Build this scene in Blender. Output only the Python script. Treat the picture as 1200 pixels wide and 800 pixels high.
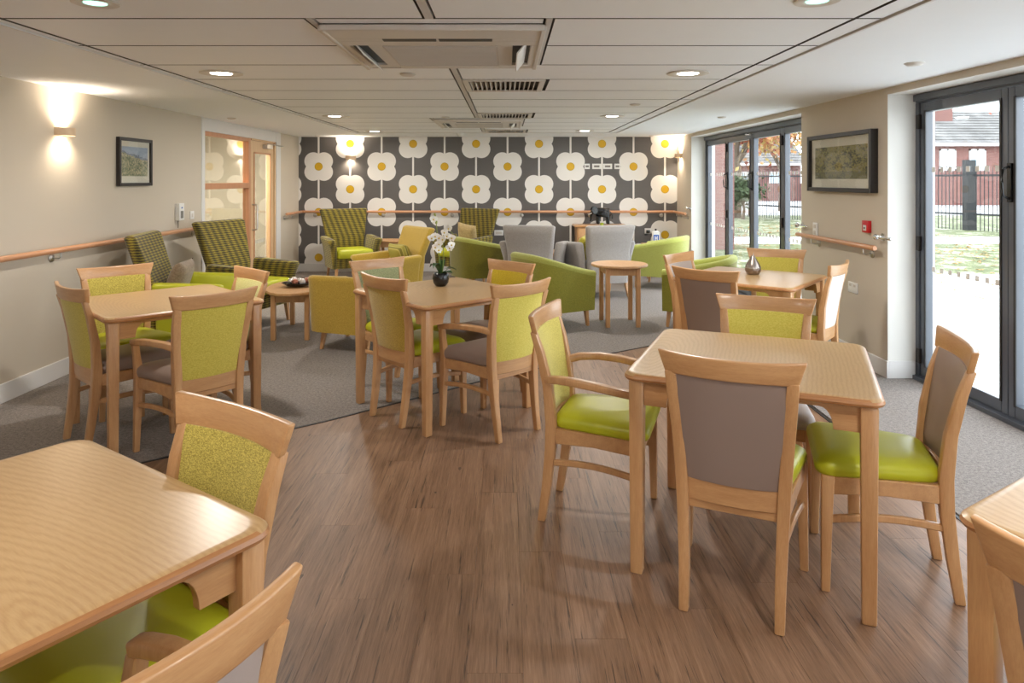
import bpy, bmesh, math, random
from mathutils import Vector, Matrix
random.seed(7)
PI = math.pi
C = bpy.context.scene.collection
for o in list(bpy.data.objects): bpy.data.objects.remove(o)

# ------------------------------------------------------------------ camera, world, exposure
cam = bpy.data.cameras.new('camera'); camo = bpy.data.objects.new('camera', cam); C.objects.link(camo)
camo.location = (0, 0, 1.5); camo.rotation_euler = (PI/2, 0, 0)
cam.sensor_width = 36; cam.lens = 815/1200*36; cam.shift_x = 6/1200; cam.shift_y = -190/1200
cam.clip_start = .05; cam.clip_end = 400
bpy.context.scene.camera = camo
W = bpy.data.worlds.new('overcast'); bpy.context.scene.world = W; W.use_nodes = True
wn = W.node_tree.nodes; bg = wn['Background']
bg.inputs['Color'].default_value = (.86, .93, 1, 1); bg.inputs['Strength'].default_value = 4.3
vs = bpy.context.scene.view_settings
vs.view_transform = 'Standard'; vs.look = 'None'; vs.exposure = 0.62; vs.gamma = 1
DOWN_W = 14.0      # watts of one ceiling downlight
SCONCE_W = 13.0
H = 2.19

# ------------------------------------------------------------------ materials
def lin(r, g, b):
    f = lambda v: ((v/255+.055)/1.055)**2.4 if v > 10 else v/255/12.92
    return (f(r), f(g), f(b), 1)
class NT:
    def __init__(s, name):
        s.m = bpy.data.materials.new(name); s.m.use_nodes = True
        s.t = s.m.node_tree; s.b = s.t.nodes['Principled BSDF']; s.out = s.t.nodes['Material Output']
    def n(s, typ, **k):
        nd = s.t.nodes.new(typ)
        for a, v in k.items():
            if hasattr(nd, a): setattr(nd, a, v)
            else: nd.inputs[a].default_value = v
        return nd
    def l(s, a, b): s.t.links.new(a, b)
    def math(s, op, a, b=0.0, c=None):
        nd = s.t.nodes.new('ShaderNodeMath'); nd.operation = op
        for i, v in enumerate((a, b) if c is None else (a, b, c)):
            if isinstance(v, (int, float)): nd.inputs[i].default_value = v
            else: s.l(v, nd.inputs[i])
        return nd.outputs[0]
    def mix(s, f, a, b, blend='MIX'):
        nd = s.t.nodes.new('ShaderNodeMix'); nd.data_type = 'RGBA'; nd.blend_type = blend
        for i, v in ((0, f), (6, a), (7, b)):
            if isinstance(v, (int, float, tuple)): nd.inputs[i].default_value = v
            else: s.l(v, nd.inputs[i])
        return nd.outputs[2]
    def ramp(s, f, stops):
        nd = s.t.nodes.new('ShaderNodeValToRGB'); e = nd.color_ramp.elements
        e[0].position, e[0].color = stops[0]; e[1].position, e[1].color = stops[-1]
        for p, c in stops[1:-1]: q = e.new(p); q.color = c
        s.l(f, nd.inputs[0]); return nd.outputs[0]
    def coord(s, scale=(1, 1, 1), kind='Object', rot=(0, 0, 0), rnd=False):
        tc = s.n('ShaderNodeTexCoord'); mp = s.n('ShaderNodeMapping')
        mp.inputs['Scale'].default_value = scale; mp.inputs['Rotation'].default_value = rot
        s.l(tc.outputs[kind], mp.inputs[0])
        if rnd:
            oi = s.n('ShaderNodeObjectInfo'); cm = s.n('ShaderNodeCombineXYZ')
            r = s.math('MULTIPLY', oi.outputs['Random'], 37.0)
            for i in range(3): s.l(r, cm.inputs[i])
            s.l(cm.outputs[0], mp.inputs['Location'])
        return mp.outputs[0]
    def noise(s, vec, scale, detail=3, rough=.55):
        nd = s.n('ShaderNodeTexNoise'); nd.inputs['Scale'].default_value = scale
        nd.inputs['Detail'].default_value = detail; nd.inputs['Roughness'].default_value = rough
        s.l(vec, nd.inputs['Vector']); return nd.outputs['Fac']
    def bump(s, h, strength=.2, dist=.01):
        nd = s.n('ShaderNodeBump'); nd.inputs['Strength'].default_value = strength; nd.inputs['Distance'].default_value = dist
        s.l(h, nd.inputs['Height']); s.l(nd.outputs[0], s.b.inputs['Normal'])
    def col(s, c):
        if isinstance(c, tuple): s.b.inputs['Base Color'].default_value = c
        else: s.l(c, s.b.inputs['Base Color'])
    def set(s, rough=.5, metal=0, spec=None, **k):
        s.b.inputs['Roughness'].default_value = rough; s.b.inputs['Metallic'].default_value = metal
        if spec is not None: s.b.inputs['Specular IOR Level'].default_value = spec
        for a, v in k.items(): s.b.inputs[a].default_value = v
        return s.m
def plain(name, c, rough=.5, metal=0, spec=None, var=.06, vs_=6, **k):
    t = NT(name); f = t.noise(t.coord(), vs_, 2)
    d = tuple(x*(1-var) for x in c[:3])+(1,); u = tuple(min(1, x*(1+var)) for x in c[:3])+(1,)
    t.col(t.mix(f, d, u)); return t.set(rough, metal, spec, **k)
def wood(name, base, dark, rough=.35, axis='z', gs=1.0, coat=.0, cont=.55):
    t = NT(name)
    sc = {'z': (14, 14, 1.2), 'x': (1.2, 14, 14), 'y': (14, 1.2, 14)}[axis]
    v = t.coord(sc, rnd=True)
    f1 = t.noise(v, 2.2*gs, 4, .6)
    v2 = t.coord(tuple(q*6 for q in sc), rnd=True)
    f2 = t.noise(v2, 3*gs, 3, .7)
    f = t.math('ADD', t.math('MULTIPLY', f1, .6), t.math('MULTIPLY', f2, .4))
    t.col(t.ramp(f, [(.5-cont*.35, dark), (.5+cont*.25, base)])); t.bump(f2, .04, .002)
    return t.set(rough, **{'Coat Weight': coat, 'Coat Roughness': .15})
def top_wood(name, base, dark, rough=.3):
    t = NT(name); tc = t.n('ShaderNodeTexCoord'); oi = t.n('ShaderNodeObjectInfo'); mp = t.n('ShaderNodeMapping')
    cmb = t.n('ShaderNodeCombineXYZ'); t.l(t.math('MULTIPLY_ADD', oi.outputs['Random'], .5, -.1), cmb.inputs[0]); t.l(t.math('MULTIPLY_ADD', oi.outputs['Random'], -.12, .15), cmb.inputs[1])
    mp.inputs['Scale'].default_value = (1.0, .30, 1); t.l(tc.outputs['Object'], mp.inputs[0]); t.l(cmb.outputs[0], mp.inputs['Location'])
    wd = t.n('ShaderNodeTexWave'); wd.wave_type = 'RINGS'; wd.rings_direction = 'Z'
    wd.inputs['Scale'].default_value = 19; wd.inputs['Distortion'].default_value = 4
    wd.inputs['Detail'].default_value = 3; wd.inputs['Detail Scale'].default_value = 1.6; wd.inputs['Detail Roughness'].default_value = .55
    t.l(mp.outputs[0], wd.inputs['Vector'])
    fine = t.noise(t.coord((60, 5, 1), rnd=True), 5, 4, .7); broad = t.noise(t.coord((2, 1, 1), rnd=True), 2, 2)
    w = t.math('POWER', wd.outputs['Fac'], .6)
    f = t.math('ADD', t.math('MULTIPLY', w, .20), t.math('ADD', t.math('MULTIPLY', fine, .60), t.math('MULTIPLY', broad, .25)))
    t.col(t.ramp(f, [(.28, dark), (.70, base)])); t.bump(f, .06, .002)
    return t.set(rough, **{'Coat Weight': .2, 'Coat Roughness': .25})
def fabric(name, c1, c2, scale=260, rough=.9, mix_noise=True, sheen=.3, bump=.25):
    t = NT(name); f = t.noise(t.coord(), scale, 2, .6)
    g = t.noise(t.coord((1, 1, 3)), scale*.35, 2)
    f = t.math('ADD', t.math('MULTIPLY', f, .6), t.math('MULTIPLY', g, .4))
    t.col(t.ramp(f, [(.40, c1), (.60, c2)])); t.bump(f, bump, .002)
    return t.set(rough, **{'Sheen Weight': sheen, 'Sheen Roughness': .5})

beech = wood('beech wood', lin(204, 158, 110), lin(182, 132, 86), .35, 'z', coat=.2)
beech_x = wood('beech wood along', lin(204, 158, 110), lin(182, 132, 86), .33, 'x', coat=.25)
oak_top = top_wood('oak veneer', lin(198, 164, 118), lin(176, 138, 92))
oak_edge = wood('oak edge lipping', lin(188, 134, 86), lin(160, 108, 66), .35, 'x')
oak_side = wood('oak side wood', lin(205, 160, 112), lin(176, 130, 86), .4, 'z')
rail_w = wood('handrail beech', lin(214, 150, 108), lin(192, 124, 82), .35, 'y', coat=.2)
frame_w = wood('screen timber', lin(206, 150, 112), lin(186, 128, 90), .4, 'z')
door_w = wood('door veneer', lin(224, 190, 150), lin(206, 170, 128), .45, 'z')
vinyl_lime = plain('lime vinyl', lin(186, 188, 38), .38, var=.08, vs_=3)
vinyl_taupe = plain('taupe vinyl', lin(146, 126, 116), .42, var=.06, vs_=3)
vinyl_grey = plain('pale taupe vinyl', lin(168, 154, 146), .4, var=.06)
fab_yg = fabric('yellow green weave', lin(186, 168, 58), lin(212, 196, 90))
fab_ygs = fabric('speckled yellow weave', lin(150, 132, 44), lin(218, 200, 98), 330)
fab_bright = fabric('acid yellow weave', lin(204, 188, 70), lin(224, 210, 104))
fab_mustard = fabric('mustard weave', lin(164, 132, 40), lin(196, 164, 64))
fab_gg = fabric('grey green weave', lin(132, 138, 96), lin(168, 172, 128))
fab_yel = fabric('golden yellow weave', lin(196, 168, 24), lin(222, 196, 48))
fab_pale = fabric('pale lemon weave', lin(206, 204, 120), lin(226, 222, 150))
fab_tub = fabric('olive green weave', lin(124, 122, 36), lin(156, 152, 56))
fab_tub2 = fabric('leaf green weave', lin(150, 152, 66), lin(178, 180, 92))  # one tub's body cloth, also the window-lit tone of two tub rims
fab_tub3 = fabric('dark olive weave', lin(96, 92, 18), lin(132, 124, 32))
fab_rim_lit = fabric('lit rim weave', lin(170, 178, 76), lin(196, 202, 110))  # rim tone with the window light put into the colour
fab_grey = fabric('grey weave', lin(142, 136, 132), lin(172, 165, 160))
vinyl_glare = plain('pale glare vinyl', lin(214, 212, 204), .4, var=.03)  # window glare on one chair back, put into the base colour
fab_taupe = fabric('taupe cushion cloth', lin(118, 98, 78), lin(140, 120, 98), 60)
fab_beige = fabric('beige cushion cloth', lin(170, 146, 98), lin(196, 172, 122), 60)
fab_ochre = fabric('ochre cushion cloth', lin(160, 150, 40), lin(190, 176, 60), 60)
def tweed(name):
    t = NT(name); tc = t.n('ShaderNodeTexCoord'); sx = t.n('ShaderNodeSeparateXYZ'); t.l(tc.outputs['Object'], sx.inputs[0])
    x, y, z = sx.outputs
    u = t.math('ADD', x, y); v = t.math('ADD', z, t.math('MULTIPLY', t.math('SUBTRACT', x, y), .0))
    su = t.math('MULTIPLY_ADD', t.math('SINE', t.math('MULTIPLY', u, 2*PI/.085)), .5, .5)
    wob = t.math('MULTIPLY', t.noise(t.coord(), 40, 2), .012)
    dv = t.math('MULTIPLY_ADD', t.math('SINE', t.math('MULTIPLY', t.math('ADD', v, wob), 2*PI/.022)), .5, .5)
    dash = t.math('GREATER_THAN', dv, .62)
    c = t.mix(su, lin(44, 34, 18), lin(104, 84, 24))
    c2 = t.mix(su, lin(112, 104, 34), lin(160, 146, 48))
    t.col(t.mix(t.math('MULTIPLY', dash, .9), c, c2)); t.bump(dv, .2, .003)
    return t.set(.9, **{'Sheen Weight': .2})
fab_tweed = tweed('olive and brown checked tweed')
def stripes(name):
    t = NT(name); tc = t.n('ShaderNodeTexCoord'); sx = t.n('ShaderNodeSeparateXYZ'); t.l(tc.outputs['Object'], sx.inputs[0])
    s_ = t.math('MULTIPLY_ADD', t.math('SINE', t.math('MULTIPLY', sx.outputs[1], 95.0)), .5, .5)
    t.col(t.ramp(s_, [(.2, lin(120, 112, 48)), (.5, lin(190, 172, 96)), (.8, lin(150, 140, 60))])); return t.set(.9)
fab_stripe = stripes('striped cushion cloth')
steel = plain('brushed steel', (.55, .53, .5, 1), .3, 1, var=.04)
chrome = plain('polished chrome', (.8, .8, .8, 1), .12, 1, var=.02)
black = plain('black lacquer', (.012, .012, .013, 1), .2)
black_m = plain('black frame', lin(34, 29, 27), .45)
alu = plain('dark grey aluminium', lin(72, 78, 88), .3, var=.03, spec=.9)
white_p = plain('white paint', lin(222, 220, 218), .45, var=.02)
white_pl = plain('white plastic', lin(228, 226, 222), .35, var=.02)
cream_pl = plain('ceiling plastic', lin(208, 200, 190), .4, var=.02)
red_pl = plain('red plastic', lin(190, 18, 26), .35)
dark_pl = plain('dark plastic', lin(48, 44, 40), .5)
grey_pl = plain('grey plastic', lin(120, 116, 110), .5)
blue_pl = plain('blue print', lin(30, 84, 170), .4)
wall_m = plain('greige wall paint', lin(200, 189, 172), .75, var=.02, vs_=2)
reveal_m = plain('pale reveal paint', lin(224, 222, 216), .7, var=.02)
ceil_m = plain('ceiling plaster paint', lin(238, 240, 242), .8, var=.01)
tile_m = plain('powder coated ceiling plank', lin(236, 237, 238), .5, var=.015)
gap_m = plain('ceiling joint shade', lin(84, 79, 74), .8)  # dark tone that puts the shade between ceiling planks into colour
def carpet():
    t = NT('loop carpet'); f = t.noise(t.coord(), 180, 2, .7); g = t.noise(t.coord(), 55, 3)
    f = t.math('ADD', t.math('MULTIPLY', f, .6), t.math('MULTIPLY', g, .4))
    t.col(t.ramp(f, [(.36, lin(98, 91, 87)), (.64, lin(160, 151, 145))])); t.bump(f, .5, .004); return t.set(.95)
carpet_m = carpet()
def floor_wood():
    t = NT('weathered oak vinyl plank')
    v = t.coord((9, .7, 1), rnd=True); v2 = t.coord((45, 1.6, 1), rnd=True); v3 = t.coord((160, 5, 1), rnd=True)
    f1 = t.noise(v, 2.4, 4, .6); f2 = t.noise(v2, 2.2, 4, .65); f3 = t.noise(v3, 2.2, 3, .7)
    f = t.math('ADD', t.math('ADD', t.math('MULTIPLY', f1, .35), t.math('MULTIPLY', f2, .35)), t.math('MULTIPLY', f3, .30))
    c = t.ramp(f, [(.34, lin(88, 63, 46)), (.45, lin(124, 94, 72)), (.55, lin(142, 110, 86)), (.68, lin(164, 132, 106))])
    k = t.noise(t.coord((42, 1.1, 1), rnd=True), 1.7, 4, .75)
    crack = t.math('MULTIPLY', t.math('MINIMUM', t.math('MAXIMUM', t.math('SUBTRACT', k, .595), 0.0), .05), 15.0)
    c = t.mix(crack, c, lin(48, 36, 28))
    vo = t.n('ShaderNodeTexVoronoi'); vo.inputs['Scale'].default_value = 1.0
    wv = t.coord((7, 2.6, 1), rnd=True); t.l(wv, vo.inputs['Vector'])
    kd = t.math('ADD', vo.outputs['Distance'], t.math('MULTIPLY', t.noise(t.coord((60, 30, 1)), 1, 2), .05))
    sel = t.math('GREATER_THAN', t.math('FRACT', t.math('MULTIPLY', vo.outputs['Color'], 7.3)), .72)
    knot = t.math('MULTIPLY', t.math('LESS_THAN', kd, .085), sel)
    c = t.mix(t.math('MULTIPLY', knot, .75), c, lin(60, 44, 34))
    oi = t.n('ShaderNodeObjectInfo'); r = t.math('MULTIPLY_ADD', oi.outputs['Random'], .12, .94)
    cm = t.n('ShaderNodeCombineXYZ'); [t.l(r, cm.inputs[i]) for i in range(3)]
    t.col(t.mix(1.0, c, cm.outputs[0], 'MULTIPLY')); t.bump(f, .15, .002); return t.set(.42)
plank_m = floor_wood()
def wallpaper():
    t = NT('flower print wallpaper'); tc = t.n('ShaderNodeTexCoord'); sx = t.n('ShaderNodeSeparateXYZ'); t.l(tc.outputs['Object'], sx.inputs[0])
    x = t.math('DIVIDE', t.math('ADD', sx.outputs[0], 3.064), .5125)
    colm = t.math('FLOOR', t.math('ADD', x, .5)); fx = t.math('MULTIPLY', t.math('SUBTRACT', x, colm), .5125)
    par = t.math('ABSOLUTE', t.math('MODULO', colm, 2.0))
    z = t.math('SUBTRACT', t.math('SUBTRACT', sx.outputs[2], .227), t.math('MULTIPLY', par, .37))
    row = t.math('FLOOR', t.math('ADD', t.math('DIVIDE', z, .74), .5)); fz = t.math('SUBTRACT', z, t.math('MULTIPLY', row, .74))
    ax = t.math('ABSOLUTE', fx); az = t.math('ABSOLUTE', fz)
    def dist(a, b): return t.math('SQRT', t.math('ADD', t.math('POWER', a, 2.0), t.math('POWER', b, 2.0)))
    lobe = t.math('LESS_THAN', dist(t.math('SUBTRACT', ax, .087), t.math('SUBTRACT', az, .087)), .145)
    stem = t.math('LESS_THAN', ax, .015); fl = t.math('MAXIMUM', lobe, stem)
    rad = dist(ax, az); disc = t.math('LESS_THAN', rad, .066); core = t.math('LESS_THAN', rad, .055)
    g = t.noise(t.coord((1, 1, 40)), 5, 2)
    c = t.mix(fl, t.mix(g, lin(94, 90, 88), lin(102, 98, 95)), lin(232, 228, 222))
    c = t.mix(disc, c, lin(196, 160, 18)); c = t.mix(core, c, lin(216, 170, 32)); t.col(c); return t.set(.5, spec=.4)
paper_m = wallpaper()
def glass(name, tint=(1, 1, 1, 1), refl=.06):
    t = NT(name); tr = t.n('ShaderNodeBsdfTransparent'); tr.inputs[0].default_value = tint
    gl = t.n('ShaderNodeBsdfGlossy'); gl.inputs['Roughness'].default_value = .01
    fr = t.n('ShaderNodeLayerWeight'); fr.inputs[0].default_value = .5
    mx = t.n('ShaderNodeMixShader'); t.l(t.math('MULTIPLY_ADD', t.math('POWER', fr.outputs['Facing'], 5.0), .8, refl), mx.inputs[0])
    t.l(tr.outputs[0], mx.inputs[1]); t.l(gl.outputs[0], mx.inputs[2]); t.l(mx.outputs[0], t.out.inputs[0]); return t.m
glass_m = glass('clear glazing', (.98, .99, .99, 1), .03)
glass_i = glass('screen glazing', (.9, .91, .88, 1), .12)
def emit(name, c, s):
    t = NT(name); e = t.n('ShaderNodeEmission'); e.inputs[0].default_value = c; e.inputs[1].default_value = s
    t.l(e.outputs[0], t.out.inputs[0]); return t.m
lamp_e = emit('downlight lamp', (1, .96, .88, 1), 14)
sconce_e = emit('warm lamp', (1, .82, .6, 1), 30)
green_e = emit('standby lamp', (.4, .95, .75, 1), 1.6)

# ------------------------------------------------------------------ mesh helpers
class MB:
    def __init__(s): s.v = []; s.f = []
    def add(s, vs_, fs):
        k = len(s.v); s.v += [tuple(v) for v in vs_]; s.f += [tuple(i+k for i in f) for f in fs]; return s
    def box(s, x0, x1, y0, y1, z0, z1):
        return s.add([(x0, y0, z0), (x1, y0, z0), (x1, y1, z0), (x0, y1, z0), (x0, y0, z1), (x1, y0, z1), (x1, y1, z1), (x0, y1, z1)],
                     [(3, 2, 1, 0), (4, 5, 6, 7), (0, 1, 5, 4), (1, 2, 6, 5), (2, 3, 7, 6), (3, 0, 4, 7)])
    def loft(s, rings, cap=True, close=False):
        n = len(rings[0]); vs_ = [p for r in rings for p in r]; fs = []
        m = len(rings); R = m if close else m-1
        for i in range(R):
            a, b = i*n, ((i+1) % m)*n
            for j in range(n):
                k = (j+1) % n; fs.append((a+j, a+k, b+k, b+j))
        if cap and not close: fs += [tuple(reversed(range(n))), tuple(range((m-1)*n, m*n))]
        return s.add(vs_, fs)
    def tube(s, pts, r, n=8, cap=True):
        P = [Vector(p) for p in pts]; rr = r if isinstance(r, (list, tuple)) else [r]*len(P); rings = []
        for i, p in enumerate(P):
            t = (P[min(i+1, len(P)-1)]-P[max(i-1, 0)]).normalized()
            up = Vector((0, 0, 1)) if abs(t.z) < .95 else Vector((1, 0, 0))
            a = t.cross(up).normalized(); b = a.cross(t)
            rings.append([p+(a*math.cos(2*PI*k/n)+b*math.sin(2*PI*k/n))*rr[i] for k in range(n)])
        return s.loft(rings, cap)
    def sweep(s, pts, w, h):
        P = [Vector(p) for p in pts]; rings = []
        for i, p in enumerate(P):
            t = (P[min(i+1, len(P)-1)]-P[max(i-1, 0)]).normalized()
            up = Vector((0, 0, 1)) if abs(t.z) < .93 else Vector((0, 1, 0))
            a = t.cross(up).normalized(); b = a.cross(t)
            if b.dot(Vector((0, 0, 1))) < -.01: a, b = -a, -b
            rings.append([p-a*w/2-b*h/2, p+a*w/2-b*h/2, p+a*w/2+b*h/2, p-a*w/2+b*h/2])
        return s.loft(rings)
    def lathe(s, prof, cx=0, cy=0, n=24):
        rings = [[(cx+r*math.cos(2*PI*k/n), cy+r*math.sin(2*PI*k/n), z) for k in range(n)] for r, z in prof]
        return s.loft(rings)
    def ball(s, c, r, n=12, m=8, sc=(1, 1, 1)):
        rings = []
        for i in range(m+1):
            a = -PI/2+PI*i/m; q = max(math.cos(a), .02)
            rings.append([(c[0]+r*sc[0]*q*math.cos(2*PI*k/n), c[1]+r*sc[1]*q*math.sin(2*PI*k/n), c[2]+r*sc[2]*math.sin(a)) for k in range(n)])
        return s.loft(rings)
    def mesh(s, name, mat=None, bev=0, seg=2, smooth=True, ang=38, sub=0):
        me = bpy.data.meshes.new(name); bm = bmesh.new()
        V = [bm.verts.new(v) for v in s.v]
        for f in s.f:
            try: bm.faces.new([V[i] for i in f])
            except ValueError: pass
        bmesh.ops.recalc_face_normals(bm, faces=bm.faces)
        if bev:
            es = [e for e in bm.edges if len(e.link_faces) == 2 and e.calc_face_angle(0) > math.radians(35)]
            bmesh.ops.bevel(bm, geom=es, offset=bev, segments=seg, affect='EDGES', profile=.5, clamp_overlap=True)
        bm.to_mesh(me); bm.free()
        if smooth:
            me.shade_smooth(); me.set_sharp_from_angle(angle=math.radians(ang))
        if mat: me.materials.append(mat)
        return me
def obj(name, me, parent=None, loc=(0, 0, 0), rz=0):
    o = bpy.data.objects.new(name, me); C.objects.link(o); o.location = loc; o.rotation_euler = (0, 0, rz)
    if parent: o.parent = parent
    return o
def tag(o, label, cat, group=None):
    o['label'] = label; o['category'] = cat
    if group: o['group'] = group
    return o
def thing(name, label, cat, loc=(0, 0, 0), rz=0, group=None):
    return tag(obj(name, None, None, loc, rz), label, cat, group)
def struct(name, me, loc=(0, 0, 0), rz=0):
    o = obj(name, me, None, loc, rz); o['kind'] = 'structure'; return o
def rpoly(corners, r, n=5):
    out = []; m = len(corners)
    for i in range(m):
        p = Vector(corners[i]); a = (Vector(corners[i-1])-p).normalized(); b = (Vector(corners[(i+1) % m])-p).normalized()
        cs = max(-1, min(1, a.dot(b))); th = math.acos(cs); d = r/math.tan(th/2)
        c = p+(a+b).normalized()*(r/math.sin(th/2)); s0 = p+a*d-c; s1 = p+b*d-c
        a0 = math.atan2(s0.y, s0.x); a1 = math.atan2(s1.y, s1.x); da = (a1-a0+PI) % (2*PI)-PI
        for k in range(n+1):
            q = a0+da*k/n; out.append((c.x+r*math.cos(q), c.y+r*math.sin(q)))
    return out
def rrect(hx, hy, r, n=4, cx=0, cy=0):
    return [(x+cx, y+cy) for x, y in rpoly([(-hx, -hy), (hx, -hy), (hx, hy), (-hx, hy)], r, n)]
def ring(pts, z): return [(x, y, z) for x, y in pts]
cache = {}
def cm(key, fn):
    if key not in cache: cache[key] = fn()
    return cache[key]
def light(name, kind, loc, energy, color=(1, 1, 1), parent=None, **k):
    L = bpy.data.lights.new(name, kind); L.energy = energy; L.color = color
    rot = k.pop('rot', (0, 0, 0))
    for a, v in k.items(): setattr(L, a, v)
    o = bpy.data.objects.new(name, L); C.objects.link(o); o.location = loc; o.rotation_euler = rot
    if parent: o.parent = parent
    return o

# ------------------------------------------------------------------ room shell
XL, YB, YF = -3.39, 11.32, -2.6
PHI = .0174; OR = Vector((2.77, YB, 0))
def RP(d, Y, z=0):      # point on / behind the right wall: d outward from its face, Y along the room
    c, s = math.cos(PHI), math.sin(PHI); y = Y-YB
    return (OR.x+d*c-y*s, OR.y+d*s+y*c, z)
def RM(name, mb, mat, **k): return struct(name, mb.mesh(name, mat, **k), (OR.x, OR.y, 0), PHI)
def R(Y): return Y-YB

# floor: screed, carpet, planks
fl = struct('floor', MB().box(-3.6, 3.4, YF-.2, YB+.2, -.12, -.012).mesh('floor', plain('floor screed', lin(70, 62, 56), .9)))
BND = [(-3.5, 2.42), (-1.915, 3.69), (-1.13, 4.305), (-.357, 5.01), (-.14, 5.22), (.765, 5.9), (2.04, 6.78)]
XR_W = 2.0
def yb(x):
    for (x0, y0), (x1, y1) in zip(BND, BND[1:]):
        if x <= x1: return y0+(y1-y0)*(x-x0)/(x1-x0)
    return BND[-1][1]
cb = MB()
pts = [(-3.5, YB+.1)]+[(x, y) for x, y in BND]+[(2.0, -2.7), (3.3, -2.7), (3.3, YB+.1)]
cb.loft([[(x, y, -.012) for x, y in pts], [(x, y, 0) for x, y in pts]])
cp = obj('carpet', cb.mesh('carpet', carpet_m, smooth=False), fl); cp['label'] = 'grey brown loop carpet round the wood floor'
tr = MB()
path = BND+[(2.0, 4.3), (1.99, -2.6)]
tr.sweep([(x, y, .0005) for x, y in path], .016, .006)
struct('trim_1', tr.mesh('trim', plain('black edge strip', lin(30, 30, 32), .5)))
def clip(poly, a, b):     # keep the side below the line a->b
    out = []
    f = lambda p: (b[0]-a[0])*(p[1]-a[1])-(b[1]-a[1])*(p[0]-a[0])
    for i, p in enumerate(poly):
        q = poly[(i+1) % len(poly)]; fp, fq = f(p), f(q)
        if fp <= 0: out.append(p)
        if (fp < 0) != (fq < 0) and fp != fq: t = fp/(fp-fq); out.append((p[0]+t*(q[0]-p[0]), p[1]+t*(q[1]-p[1])))
    return out
pw, plen = .172, 1.22; x = -3.39; ci = 0
while x < XR_W:
    x1 = min(x+pw, XR_W); y = .0-(ci*.4351 % 1)*plen*1.0; ci += 1
    while y < yb(x1):
        g = .0004
        P = [(x+g, max(y, -.9)+g), (x1-g, max(y, -.9)+g), (x1-g, y+plen-g), (x+g, y+plen-g)]
        P = clip(P, (x, yb(x)-.004), (x1, yb(x1)-.004))
        if len(P) >= 3 and y+plen > .3:
            cx = sum(p[0] for p in P)/len(P); cy = sum(p[1] for p in P)/len(P)
            m = MB().loft([[(a-cx, b-cy, -.012) for a, b in P], [(a-cx, b-cy, -.0005) for a, b in P], ]).mesh('plank', plank_m, smooth=False)
            obj('plank', m, fl, (cx, cy, 0))
        y += plen
    x = x1
rest = MB().box(-3.39, XR_W, YF, .45, -.012, -.0015)
obj('plank_field', rest.mesh('plank_field', plank_m, smooth=False), fl)['kind'] = 'stuff'

# ceiling
GX0, GX1, GY1 = -2.24, 1.63, 10.3
cbm = MB().box(-3.6, 3.4, YF-.2, YB+.2, H+.05, H+.2)
cbm.box(-3.6, GX0, YF-.2, YB+.2, H, H+.05).box(GX1, 3.4, YF-.2, YB+.2, H, H+.05).box(GX0, GX1, GY1, YB+.2, H, H+.05)
ce = struct('ceiling', cbm.mesh('ceiling', ceil_m, smooth=False))
void = obj('void_shade_sheet', MB().box(GX0, GX1, YF, GY1, H+.03, H+.045).mesh('void_shade_sheet', gap_m), ce)  # dark sheet standing in for shade in the void above the planks
def ctile(x0, x1, y0, y1, g=.009):
    w, d = x1-x0, y1-y0
    def tm():
        me = MB().box(-w/2+g, w/2-g, -d/2+g, d/2-g, -.0, .02).mesh('ceiling_tile', tile_m, smooth=False); me.materials.append(gap_m)   # side faces coloured dark to stand in for shade in the joints
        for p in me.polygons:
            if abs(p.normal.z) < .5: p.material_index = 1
        return me
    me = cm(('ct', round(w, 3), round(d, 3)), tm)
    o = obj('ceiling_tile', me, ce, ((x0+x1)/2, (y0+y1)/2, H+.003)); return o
P0 = .608; rows = [3.0+P0*k for k in range(-8, 12)]
CASS = [(3.0, 4.216), (7.864, 9.08)]; VENT = [4.824, 7.256, 9.688]
for y0 in rows:
    y1 = y0+P0
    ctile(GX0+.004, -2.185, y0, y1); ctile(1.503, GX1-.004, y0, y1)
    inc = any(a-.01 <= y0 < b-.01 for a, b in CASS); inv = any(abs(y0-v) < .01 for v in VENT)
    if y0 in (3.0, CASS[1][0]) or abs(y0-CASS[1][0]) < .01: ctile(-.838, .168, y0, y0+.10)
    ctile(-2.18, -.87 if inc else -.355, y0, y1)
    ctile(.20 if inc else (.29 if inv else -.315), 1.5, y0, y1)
rn = MB()
spans = []; yy = rows[0]
for a, b in CASS: spans.append((yy, a)); yy = b
spans.append((yy, GY1))
for a, b in spans: rn.box(-.353, -.317, a, b, H+.001, H+.022)
for a, b in CASS:
    rn.box(-.868, -.842, a, b, H+.001, H+.022); rn.box(.172, .198, a, b, H+.001, H+.022)
obj('runner', rn.mesh('runner', plain('ceiling runner grey', lin(196, 190, 184), .5), smooth=False), ce)
ed = MB()
ed.box(GX0-.012, GX0+.003, YF, GY1, H-.006, H+.02).box(GX1-.003, GX1+.012, YF, GY1, H-.006, H+.02).box(GX0, GX1, GY1-.01, GY1+.008, H-.006, H+.02)
struct('trim_2', ed.mesh('ceiling_edge_trim', white_p, bev=.001, seg=1))

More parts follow.
